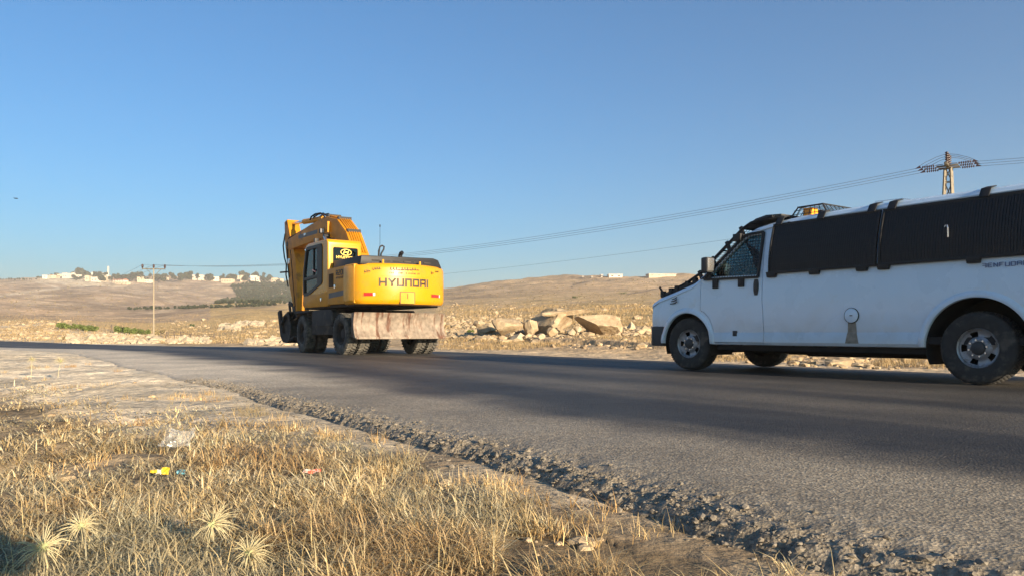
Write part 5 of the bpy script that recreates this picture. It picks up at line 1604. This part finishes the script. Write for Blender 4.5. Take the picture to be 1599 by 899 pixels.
# ------------------------------------------------------------------ far houses
M['wallwhite'] = pmat('white_house_wall', (.56, .50, .42), .9, var=.08, scale=.2)
M['wallcream'] = pmat('cream_house_wall', (.48, .39, .28), .9, var=.1, scale=.2)
M['roofred'] = pmat('red_tile_roof', (.33, .12, .07), .9, var=.2, scale=.5)
M['roofgrey'] = pmat('grey_flat_roof', (.40, .37, .33), .9, var=.1)
M['winglass'] = pmat('dark_window', (.03, .035, .04), .3, var=.1)
def house(px, py, wpx, hpx, style, label, group=None, wallm='wallwhite', name='house', dep=9.0):
    p = at(px, py); k = p.y/FPX; W, H = wpx*k, hpx*k
    h = empty(name, (p.x, p.y, p.z-.4), R(random.uniform(-12, 12))); tag(h, label, 'tower' if name == 'tower' else 'house' if name == 'house' else 'building', group)
    MB().box(-W/2, W/2, -dep/2, dep/2, -2.0, H).build('wall', M[wallm], h)
    if style == 'red':
        MB().prism([(-dep/2-.5, H), (0, H+2.0), (dep/2+.5, H)], -W/2-.4, W/2+.4, 'x').build('roof', M['roofred'], h)
    elif style == 'dome':
        MB().lathe([(W/2*1.05, H), (W/2*.9, H+W*.3), (.01, H+W*.8)], 12, 'z').build('roof', M[wallm], h)
    else:
        MB().box(-W/2-.25, W/2+.25, -dep/2-.25, dep/2+.25, H, H+.35).build('roof', M['roofgrey' if style == 'grey' else wallm], h)
    nw = max(1, int(W/3.6))
    if name != 'tower':
        for i in range(nw):
            x = -W/2 + W*(i+.5)/nw
            MB().box(x-.55, x+.55, -dep/2-.06, -dep/2+.02, H*.38, H*.38+min(1.3, H*.4)).build('window', M['winglass'], h)
    return h
NTH = 'first second third fourth fifth sixth seventh eighth ninth tenth eleventh twelfth thirteenth fourteenth fifteenth sixteenth seventeenth eighteenth nineteenth twentieth'.split()
HL = 'pale flat-roofed house, %s from the left on the far left hilltop'; HG = 'houses of the far left hilltop'
for hi, (px, py, a, b) in enumerate(sorted(((72, 434, 7, 4), (84, 434, 9, 4), (95, 434, 7, 5), (104, 434.5, 8, 7.5), (117, 434, 5, 7), (124, 434, 8, 4.5), (141, 433.5, 6, 6), (150, 433, 9, 6.5), (159, 432.5, 8, 6),
                     (138, 439, 6, 8), (150, 440, 9, 7), (162, 439.5, 9, 8), (168, 435, 6, 5), (190, 438.5, 7, 4), (200, 437.5, 8, 5), (212, 434, 5, 5), (221, 439, 9, 6), (232, 441, 9, 4), (246, 436, 5, 4), (251, 437, 8, 6)))):
    house(px, py, a*1.05, b*1.05, 'flat', HL % NTH[hi], HG, 'wallwhite' if rt.random() < .6 else 'wallcream')
house(187, 440, 22, 2.6, 'red', 'long low house with a red roof on the far left hilltop', None, 'wallwhite')
house(190, 443, 26, 2.6, 'flat', 'long low cream wall building below the red-roofed house', None, 'wallcream', 'barn', 6)
house(169, 432, 1.7, 15.5, 'dome', 'slender white tower rising above the far left hilltop', None, 'wallwhite', 'tower', 1.6)
HL2, HG2 = 'pale house, %s from the left of those right of the concrete pole', 'houses of the far hilltop right of the pole'
for hi, (px, py, a, b) in enumerate(((258, 438, 6, 5), (326, 437.5, 12, 4.5), (337, 439, 10, 6), (363, 432, 8, 5), (372, 436, 11, 5), (381, 439, 9, 8), (397, 440, 9, 9), (404, 441, 5, 8), (430, 440, 8, 5.5), (438, 440, 6, 4.5))):
    house(px, py, a*1.05, b*1.05, 'flat', HL2 % NTH[hi], HG2, 'wallwhite' if rt.random() < .5 else 'wallcream')
house(311, 436, 15, 6.5, 'flat', 'widest white building on the far hilltop right of the concrete pole', None, 'wallwhite', 'building', 12)
house(356, 441, 17, 5.5, 'flat', 'long cream building below the trees right of the concrete pole', None, 'wallcream', 'building', 10)
house(960, 432.3, 21, 3.8, 'flat', 'long white shed on the skyline of the right hill', None, 'wallwhite', 'shed', 5)
house(1032, 431, 44, 3.2, 'grey', 'long low grey-roofed shed on the skyline just left of the van', None, 'wallcream', 'shed', 5)
house(939, 432.5, 2.6, 3.6, 'grey', 'tiny dark hut at the left end of the white shed', None, 'roofgrey', 'hut', 2)
for px, lab in ((910, 'leftmost tiny stone hut on the right skyline'), (924, 'tiny stone hut midway to the white shed on the right skyline')):
    house(px, 433.8, 2.2, 2.4, 'grey', lab, None, 'wallcream', 'hut', 1.5)
# ------------------------------------------------------------------ dry grass in the foreground
def proj(x, y, z):
    return CX + FPX*x/np.maximum(y, .05), HY - (z-CAMZ)/np.maximum(y, .05)*FPX
GX = [-400, 0, 60, 130, 200, 300, 400, 480, 600, 700, 800, 900, 1000, 1100, 1230, 1300]
GY = [575, 588, 596, 618, 652, 645, 658, 682, 708, 738, 772, 806, 840, 868, 900, 930]
def grass_density(x, y):
    z = ground_z(x, y, False)
    px, py = proj(x, y, z)
    s, t = road_st(x, y)
    lim = np.interp(px, GX, GY)
    d = sm(-14, 22, py - lim + 20*vnoise(x, y, 1.1, 3.3) + 8*vnoise(x, y, 4., 5.))
    d = np.where(y < .4, 1.0, d)
    n = vnoise(x, y, 1.7, 13., 3)
    patch = np.where((px > 780) & (py > 800), sm(-.05, .25, n), sm(-.62, -.14, n))
    bare = np.exp(-(((px-745)/95)**2 + ((py-748)/26)**2))
    bare2 = np.exp(-(((px-1020)/150)**2 + ((py-880)/32)**2))*.75
    d = d*patch*(1-.9*bare)*(1-bare2)
    return d*(t < .27-.3*sm(5, 9, s)), px, py, z
def blade_mesh(name, x, y, L, W, lean, az, curl, col, nseg=2, label=None, lift=0.0):
    z = ground_z(x, y) - .008 + lift
    n = len(x)
    dx, dy = np.cos(az), np.sin(az)
    V = []
    for k in range(nseg+1):
        u = k/nseg
        h = L*u*np.cos(lean*(0.55+.45*u)); o = L*u*np.sin(lean*(0.45+.55*u)) + curl*L*u*u
        cx_, cy_, cz_ = x+dx*o, y+dy*o, z+np.maximum(h, .004*u)
        wv = W*(1-u*.75)
        # blade width turned at random to the view
        ax, ay = -dy, dx
        if k < nseg:
            V.append(np.stack([cx_-ax*wv, cy_-ay*wv, cz_], 1)); V.append(np.stack([cx_+ax*wv, cy_+ay*wv, cz_], 1))
        else: V.append(np.stack([cx_, cy_, cz_], 1))
    V = np.stack(V, 1)     # n, m, 3
    m = V.shape[1]
    base = np.arange(n)[:, None]*m
    fq = []
    for k in range(nseg-1): fq.append(base + np.array([2*k, 2*k+1, 2*k+3, 2*k+2]))
    ft = base + np.array([2*nseg-2, 2*nseg-1, 2*nseg])
    fq = np.concatenate(fq) if fq else np.zeros((0, 4), int)
    nv = n*m
    me = bpy.data.meshes.new(name)
    me.vertices.add(nv); me.vertices.foreach_set('co', V.reshape(-1))
    nl = len(fq)*4 + len(ft)*3
    me.loops.add(nl); me.loops.foreach_set('vertex_index', np.concatenate([fq.ravel(), ft.ravel()]).astype(np.int32))
    me.polygons.add(len(fq)+len(ft))
    st = np.concatenate([np.arange(len(fq))*4, len(fq)*4 + np.arange(len(ft))*3]).astype(np.int32)
    me.polygons.foreach_set('loop_start', st)
    me.update(calc_edges=True); me.validate()
    ca = me.color_attributes.new('Col', 'FLOAT_COLOR', 'POINT')
    c4 = np.concatenate([col, np.ones((n, 1))], 1)
    ca.data.foreach_set('color', np.repeat(c4, m, axis=0).ravel())
    o = link_mesh(name, me, M['straw']); tag(o, label, 'grass', kind='stuff')
    return o
def straw_mat():
    m = bpy.data.materials.new('dry_straw'); m.use_nodes = True
    t = m.node_tree; N = t.nodes; L = t.links; b = N['Principled BSDF']
    a = N.new('ShaderNodeAttribute'); a.attribute_name = 'Col'
    L.new(a.outputs['Color'], b.inputs['Base Color']); b.inputs['Roughness'].default_value = .6; b.inputs['Specular IOR Level'].default_value = .3
    tr = N.new('ShaderNodeBsdfTranslucent'); L.new(a.outputs['Color'], tr.inputs['Color'])
    mx = N.new('ShaderNodeMixShader'); mx.inputs[0].default_value = .22
    out = [n for n in N if n.type == 'OUTPUT_MATERIAL'][0]
    L.new(b.outputs[0], mx.inputs[1]); L.new(tr.outputs[0], mx.inputs[2]); L.new(mx.outputs[0], out.inputs['Surface'])
    return m
M['straw'] = straw_mat()
PAL = np.array([[.56, .43, .23], [.48, .35, .17], [.57, .48, .31], [.34, .25, .13], [.20, .14, .08], [.40, .36, .23], [.61, .51, .31]])
def sample(n, ymin=.6, ymax=9.5):
    """points on the near verge, denser close to the camera"""
    y = 1.0/rng.uniform(1/ymax, 1/ymin, n)
    px = rng.uniform(-420, 1330, n)
    return (px-CX)/FPX*y, y
def colours(x, y, n):
    k = rng.choice(len(PAL), n, p=[.25, .18, .17, .13, .06, .09, .12])
    c = PAL[k]*rng.uniform(.75, 1.2, (n, 1))
    g = vnoise(x, y, 1.4, 31., 3)
    grey = np.clip(sm(.05, .4, g)*.8, 0, 1)[:, None]
    c = c*(1-grey) + np.array([.34, .31, .21])*rng.uniform(.6, 1.2, (n, 1))*grey
    br = np.clip(sm(.1, .45, -g)*.7, 0, 1)[:, None]
    lum = (1.22*(.72 + .42*sm(-.45, .35, vnoise(x, y, 2.1, 71., 3))))[:, None]
    return lum*(c*(1-br) + np.array([.40, .26, .12])*rng.uniform(.6, 1.15, (n, 1))*br)
# tangled mat of short straw
x, y = sample(440000); d, px, py, _ = grass_density(x, y)
keep = rng.random(len(x)) < d*.9; x, y = x[keep], y[keep]; n = len(x)
cl = vnoise(x, y, 5.5, 51.)
L_ = rng.lognormal(-2.98, .42, n)*(1 + .5*cl); L_ = np.clip(L_*(.55 + .95*sm(-.35, .4, vnoise(x, y, 1.3, 61., 2))), .02, .18)
blade_mesh('matted_grass', x, y, L_, rng.uniform(.0013, .0034, n)*np.clip(y/3, .85, 1.8), rng.uniform(.85, 1.65, n), rng.uniform(0, 6.283, n), rng.uniform(-.3, .5, n), colours(x, y, n), 2,
           'matted dry straw-coloured grass on the near verge', lift=np.abs(rng.normal(0, .016, n)) + .008 + .012*np.clip(cl, -.5, 1))
# upright tufts
nc = 1500
cx_, cy_ = sample(nc, 1.0, 7.5); d, px, py, _ = grass_density(cx_, cy_); k = rng.random(nc) < d*np.where(px > 380, .75, .45)*np.where(py > 760, 1., .5); cx_, cy_ = cx_[k], cy_[k]
per = 26
x = np.repeat(cx_, per) + rng.normal(0, .022, len(cx_)*per); y = np.repeat(cy_, per) + rng.normal(0, .022, len(cx_)*per); n = len(x)
sz = np.repeat(rng.uniform(.7, 1.4, len(cx_)), per)
az = np.arctan2(y-np.repeat(cy_, per), x-np.repeat(cx_, per)) + rng.normal(0, .6, n)
blade_mesh('grass_tufts', x, y, rng.uniform(.03, .115, n)*sz, rng.uniform(.0012, .0026, n), rng.uniform(.1, 1.15, n), az, rng.uniform(0, .6, n), colours(x, y, n), 3,
           'upright tufts of dry golden grass on the near verge')
# broken straws lying over the mat
x, y = sample(9000, 1.2, 7.5); d, px, py, _ = grass_density(x, y); k = rng.random(9000) < d*.8; x, y = x[k], y[k]; n = len(x)
blade_mesh('broken_straws', x, y, rng.uniform(.06, .22, n), rng.uniform(.0011, .0022, n)*np.clip(y/3, .9, 1.6), rng.uniform(1.15, 1.6, n), rng.uniform(0, 6.28, n), rng.uniform(-.1, .2, n), np.array([[.60, .48, .26]])*rng.uniform(.6, 1.15, (n, 1)), 3,
           'broken pale straws lying across the matted grass', lift=rng.uniform(.02, .06, n))
# long single stalks
x, y = sample(600, 1.4, 5.0); d, px, py, _ = grass_density(x, y); k = rng.random(600) < d*.6; x, y = x[k], y[k]; n = len(x)
blade_mesh('grass_stalks', x, y, rng.uniform(.06, .20, n), rng.uniform(.0010, .0017, n), rng.uniform(.0, .5, n), rng.uniform(0, 6.28, n), rng.uniform(-.1, .3, n), np.array([[.66, .51, .24]])*rng.uniform(.8, 1.15, (n, 1)), 4,
           'long pale grass stalks standing above the matted straw')
# tussocks along the asphalt edge and on the sandy strip
nc = 800
s_ = rng.uniform(-3.5, 14, nc); t_ = -rng.gamma(2.0, .35, nc)+.27-.4*sm(4.5, 9, s_)
cx_, cy_ = road_xy(s_, t_); nn = vnoise(cx_, cy_, 1.2, 77., 2); k = nn > .05 + .22*sm(2, 6, s_); cx_, cy_ = cx_[k], cy_[k]
per = 30; x = np.repeat(cx_, per) + rng.normal(0, .03, len(cx_)*per); y = np.repeat(cy_, per) + rng.normal(0, .03, len(cx_)*per); n = len(x)
blade_mesh('edge_grass', x, y, rng.uniform(.03, .10, n), rng.uniform(.0009, .0018, n), rng.uniform(.1, 1.0, n), rng.uniform(0, 6.28, n), rng.uniform(0, .5, n), colours(x, y, n)*np.array([1.1, .95, .75]), 2,
           'sparse dry tussocks along the broken asphalt edge')
# dry grass on the far side
pts = pix_points(9000, [(690, 1030, 476, 546, .5), (0, 450, 484, 536, .5), (1100, 1599, 545, 580, .25)], 260)
nn = vnoise(pts[:, 0], pts[:, 1], .25, 88., 3); pts = pts[nn > -.08]
per = 9; x = np.repeat(pts[:, 0], per); y = np.repeat(pts[:, 1], per); n = len(x); sp = np.clip(y/90, .05, 1.2)
x = x + rng.normal(0, 1, n)*sp*.6; y = y + rng.normal(0, 1, n)*sp*.6
blade_mesh('far_grass', x, y, rng.uniform(.10, .32, n)*np.clip(y/60, .6, 1.6), rng.uniform(.004, .010, n)*np.clip(y/30, .6, 3.5), rng.uniform(.0, .9, n), rng.uniform(0, 6.28, n), rng.uniform(0, .4, n), np.array([[.42, .30, .15]])*rng.uniform(.55, 1.3, (n, 1)), 2,
           'dry grass tussocks dotted over the ground beyond the road')
# verge stones
pts_x, pts_y = sample(1100, 1.2, 12); zz = ground_z(pts_x, pts_y); k = (road_st(pts_x, pts_y)[1] < -.2); 
o = scatter_rocks('verge_pebbles', np.column_stack([pts_x, pts_y, zz])[k], np.clip(rng.lognormal(-4.4, .7, k.sum()), .004, .045), M['rock'], 600); tag(o, 'small pebbles on the near verge', 'pebbles')
for i, (px, py, a, b, lab) in enumerate(((330, 897, 36, 16, 'rounded tan stone at the bottom edge below the spiky seed heads'), (212, 800, 20, 12, 'small white stone in the straw left of centre'),
                                         (570, 738, 26, 10, 'flat pale stone in the grass below the asphalt edge'), (495, 690, 20, 7, 'small grey clod on the sandy strip near the road edge'))):
    boulder('stone', lab, px, py, a, b, a*.003, 700+i, 25*i, 0, 'rockwhite', cat='stone', sub=3)

# ------------------------------------------------------------------ spiky dried seed heads on stalks
M['spike'] = pmat('dried_seed_head', (.46, .40, .24), .7, var=.2, scale=20)
M['spikecore'] = pmat('greenish_seed_core', (.30, .33, .16), .8, var=.2, scale=20)
def seed_head(px, py, rpx, foot, label, seed, D=None):
    """px,py: centre of the head, foot: pixel where its stalk meets the straw"""
    f = at(*foot); D = f.y - .02; k = D/FPX
    c = Vector(((px-CX)/FPX*D, D, CAMZ + (HY-py)/FPX*D)); r_ = rpx*k
    t = empty('seed_head', f); tag(t, label, 'dried plant', 'spiky dried seed heads on the near verge')
    r = random.Random(seed)
    cl = c - f
    MB().tube([(0, 0, -.02), (cl.x*.2+.006, 0, cl.z*.5), tuple(cl)], [.0035, .003, .003], 6).build('stalk', M['spike'], t, smooth=60)
    bias = Vector((r.gauss(0, .35), r.gauss(0, .2), r.gauss(.1, .3)))
    sp = MB(); n = 105
    for i in range(n):
        z = 1-2*(i+.5)/n; z = z*.9 + .1; ph = i*2.39996
        q = math.sqrt(max(0, 1-z*z)); d = Vector((q*math.cos(ph), q*math.sin(ph), z)) + Vector((r.gauss(0, .22), r.gauss(0, .22), r.gauss(0, .22))) + bias*.5
        d.normalize(); L = r_*r.choice((1, 1, 1, .6))*r.uniform(.6, 1.2)*(1 + .25*d.dot(bias))
        sp.tube([cl + d*r_*.08, cl + d*L*.6 + Vector((0, 0, .03*L)), cl + d*L + Vector((0, 0, -r.uniform(0, .22)*L))], [.0013, .0010, .0003], 4, caps=False)
    o = sp.build('spines', M['spike'], t); o['kind'] = 'stuff'
    me = rock_mesh(seed, 2, 3, .8, .95, .15); me.materials.append(M['spikecore'])
    co = link_mesh('core', me, None, t); co.location = cl; co.scale = (r_*.20,)*3
seed_head(331, 817, 34, (318, 885), 'spiky dried seed head on a bent stalk, above the tan stone', 1)
seed_head(388, 862, 33, (392, 915), 'spiky dried seed head right of the tan stone at the bottom edge', 2)
seed_head(126, 820, 30, (138, 873), 'pale spiky dried seed head nearest the bottom-left corner shadow edge', 3)
seed_head(67, 853, 44, (70, 925), 'green-cored spiky seed head in the shadow at the bottom-left corner', 4)
seed_head(95, 563, 9, (90, 590), 'small bleached seed head against the road at far left', 5)
seed_head(50, 560, 7, (48, 590), 'tiny bleached seed head leftmost against the dusty shoulder', 6)
# ------------------------------------------------------------------ litter
M['film'] = bpy.data.materials.new('clear_crumpled_plastic'); M['film'].use_nodes = True
_b = M['film'].node_tree.nodes['Principled BSDF']; _b.inputs['Base Color'].default_value = (.75, .75, .75, 1); _b.inputs['Roughness'].default_value = .18; _b.inputs['Alpha'].default_value = .38
_n = M['film'].node_tree.nodes.new('ShaderNodeTexNoise'); _n.inputs['Scale'].default_value = 30
_m = M['film'].node_tree.nodes.new('ShaderNodeMapRange'); _m.inputs[1].default_value = .35; _m.inputs[2].default_value = .65; _m.inputs[3].default_value = .02; _m.inputs[4].default_value = .17
M['film'].node_tree.links.new(_n.outputs['Fac'], _m.inputs[0]); M['film'].node_tree.links.new(_m.outputs[0], _b.inputs['Alpha'])
def crumple(name, label, px, py, wpx, hpx, mat, seed, cat, lift=.035, tilt=55, amp=.18, n=14, rz=0):
    p = at(px, py); k = p.y/FPX; W, H = wpx*k, hpx*k
    vs, fs = [], []
    for j in range(n+1):
        for i in range(n+1):
            u, v = i/n-.5, j/n-.5
            q = Vector((u*3+seed, v*3, .5))
            edge = 1 + .12*mnoise.noise(Vector((math.atan2(v, u)*1.5, seed, 0)))
            vs.append((u*W*edge, mnoise.noise(q*1.2)*amp*W + abs(mnoise.noise(q*3.1))*amp*.5*W, v*H*edge))
    for j in range(n):
        for i in range(n):
            a = j*(n+1)+i; fs.append((a, a+1, a+n+2, a+n+1))
    mb = MB().add(vs, fs); me = mb.mesh(name)
    bm = bmesh.new(); bm.from_mesh(me); bmesh.ops.solidify(bm, geom=list(bm.faces), thickness=.0012); bm.to_mesh(me); bm.free()
    o = link_mesh(name, me, M[mat], None, 30); o.location = (p.x, p.y, p.z + lift + H*.35); o.rotation_euler = (R(tilt-90), 0, R(rz)); tag(o, label, cat)
    return o
M['yel'] = pmat('yellow_wrapper', (.62, .42, .02), .45, var=.1); M['teal'] = pmat('blue_wrapper', (.10, .27, .34), .45, var=.2); M['wht'] = pmat('white_wrapper', (.55, .53, .48), .5, var=.15); M['redp'] = pmat('red_white_wrapper', (.45, .40, .36), .5, var=.1, col2=(.55, .10, .06), c2scale=40, c2lo=.5, c2hi=.55)
crumple('plastic_bag', 'crumpled clear plastic bag lying on the straw', 277, 716, 46, 34, 'film', 3.3, 'bag', .06, 45, .22)
crumple('wrapper', 'yellow wrapper with a white label below the plastic bag', 258, 752, 12, 12, 'yel', 5.1, 'wrapper', .025, 60)
crumple('wrapper', 'white scrap of paper touching the yellow wrapper', 249, 753, 9, 8, 'wht', 6.2, 'wrapper', .025, 50)
crumple('wrapper', 'yellow torn strip left of the white scrap', 240, 754, 10, 5, 'yel', 7.2, 'wrapper', .04, 50)
crumple('wrapper', 'small blue wrapper right of the yellow wrapper', 283, 751, 13, 7, 'teal', 8.2, 'wrapper', .025, 55)
crumple('wrapper', 'red and white scrap in the grass near the middle', 487, 757, 28, 6, 'redp', 9.2, 'wrapper', .045, 40)
# ------------------------------------------------------------------ a bird far off
bd = empty('bird', ((25-CX)/FPX*60, 60, CAMZ+(HY-310)/FPX*60)); tag(bd, 'small dark bird flying high at the left edge of the sky', 'bird')
MB().lathe([(.005, -.16), (.035, -.08), (.045, 0), (.03, .09), (.015, .13), (.002, .17)], 8, 'x').build('body', M['hood'], bd, smooth=60)
for s in (-1, 1): MB().prism([(-.07, s*.03), (.05, s*.03), (.03, s*.18), (-.03, s*.30), (-.08, s*.14)], -.005, .006, 'z').build('wing', M['hood'], bd)

# ------------------------------------------------------------------ the air
hz = MB().box(-6600, 6600, -6600, 6600, -12, 125).build('haze', None, None)
hm = bpy.data.materials.new('thin_haze'); hm.use_nodes = True
for n_ in list(hm.node_tree.nodes):
    if n_.type != 'OUTPUT_MATERIAL': hm.node_tree.nodes.remove(n_)
pv = hm.node_tree.nodes.new('ShaderNodeVolumePrincipled')
pv.inputs['Color'].default_value = (1.0, .92, .85, 1)
pv.inputs['Density'].default_value = .00038
pv.inputs['Anisotropy'].default_value = .1
hm.node_tree.links.new(pv.outputs[0], [n_ for n_ in hm.node_tree.nodes if n_.type == 'OUTPUT_MATERIAL'][0].inputs['Volume'])
hz.data.materials.append(hm)
tag(hz, kind='stuff')

# ------------------------------------------------------------------ the kneeling photographer whose shadow falls on the verge
def make_person():
    px, py = .43, -.62
    gz = float(ground_z([px], [py])[0])
    pe = empty('person', (px, py, gz), R(22)); tag(pe, 'person kneeling behind the viewpoint, taking the photograph, shadow on the verge', 'person')
    J = {'pel': (0, -.05, .50), 'spine': (0, -.02, .70), 'chest': (0, .03, .90), 'neck': (0, .06, 1.06), 'head0': (0, .09, 1.13), 'head1': (0, .10, 1.24),
         'hl': (-.11, -.02, .47), 'kl': (-.16, .38, .52), 'al': (-.16, .36, .09), 'tl': (-.17, .52, .04),
         'hr': (.11, -.04, .45), 'kr': (.17, .22, .07), 'ar': (.17, -.20, .08), 'tr': (.17, -.30, .03),
         'sl': (-.19, .04, .98), 'el': (-.30, .20, .78), 'wl': (-.34, .42, .84), 'gl': (-.345, .50, .86),
         'sr': (.19, .04, .98), 'er': (.24, .22, .78), 'wr': (-.10, .46, .84), 'gr': (-.18, .51, .86)}
    E_ = [('pel', 'spine'), ('spine', 'chest'), ('chest', 'neck'), ('neck', 'head0'), ('head0', 'head1'), ('pel', 'hl'), ('hl', 'kl'), ('kl', 'al'), ('al', 'tl'), ('pel', 'hr'), ('hr', 'kr'), ('kr', 'ar'), ('ar', 'tr'),
          ('chest', 'sl'), ('sl', 'el'), ('el', 'wl'), ('wl', 'gl'), ('chest', 'sr'), ('sr', 'er'), ('er', 'wr'), ('wr', 'gr')]
    rad = {'pel': .15, 'spine': .14, 'chest': .16, 'neck': .06, 'head0': .085, 'head1': .095, 'hl': .10, 'hr': .10, 'kl': .07, 'kr': .07, 'al': .05, 'ar': .05, 'tl': .045, 'tr': .045, 'sl': .075, 'sr': .075, 'el': .05, 'er': .05, 'wl': .034, 'wr': .034, 'gl': .035, 'gr': .035}
    ks = list(J); me = bpy.data.meshes.new('body'); me.from_pydata([J[k] for k in ks], [(ks.index(a), ks.index(b)) for a, b in E_], [])
    o = bpy.data.objects.new('body', me); COL.objects.link(o)
    m = o.modifiers.new('skin', 'SKIN'); m.use_smooth_shade = True
    for i, k in enumerate(ks):
        me.skin_vertices[0].data[i].radius = (rad[k], rad[k]); me.skin_vertices[0].data[i].use_root = (k == 'pel')
    s = o.modifiers.new('sub', 'SUBSURF'); s.levels = 2; s.render_levels = 2
    dg = bpy.context.evaluated_depsgraph_get(); dg.update()
    res = bpy.data.meshes.new_from_object(o.evaluated_get(dg)); bpy.data.objects.remove(o)
    link_mesh('body', res, pmat('dark_clothes', (.05, .06, .09), .9, var=.2), pe, None)
    MB().lathe([(.07, 1.22), (.105, 1.23), (.11, 1.29), (.08, 1.34), (.001, 1.36)], 16, 'z', (0, .09, 0)).build('hair', M['plastic'], pe, smooth=60)
    skin = pmat('skin', (.45, .28, .2), .6, var=.1)
    for hx, sg in ((-.345, 1), (-.18, -1)):
        for k in range(4): MB().tube([(hx, .50, .845+.02*k), (hx+sg*.03, .535, .845+.02*k), (hx+sg*.05, .53, .845+.02*k)], [.010, .009, .008], 6).build('finger', skin, pe, smooth=60)
        MB().tube([(hx, .49, .85), (hx+sg*.03, .495, .90), (hx+sg*.05, .50, .90)], [.011, .010, .009], 6).build('thumb', skin, pe, smooth=60)
    MB().box(-.34, -.19, .515, .525, .84, .92).build('phone', M['hood'], pe, bevel=.003)
make_person()
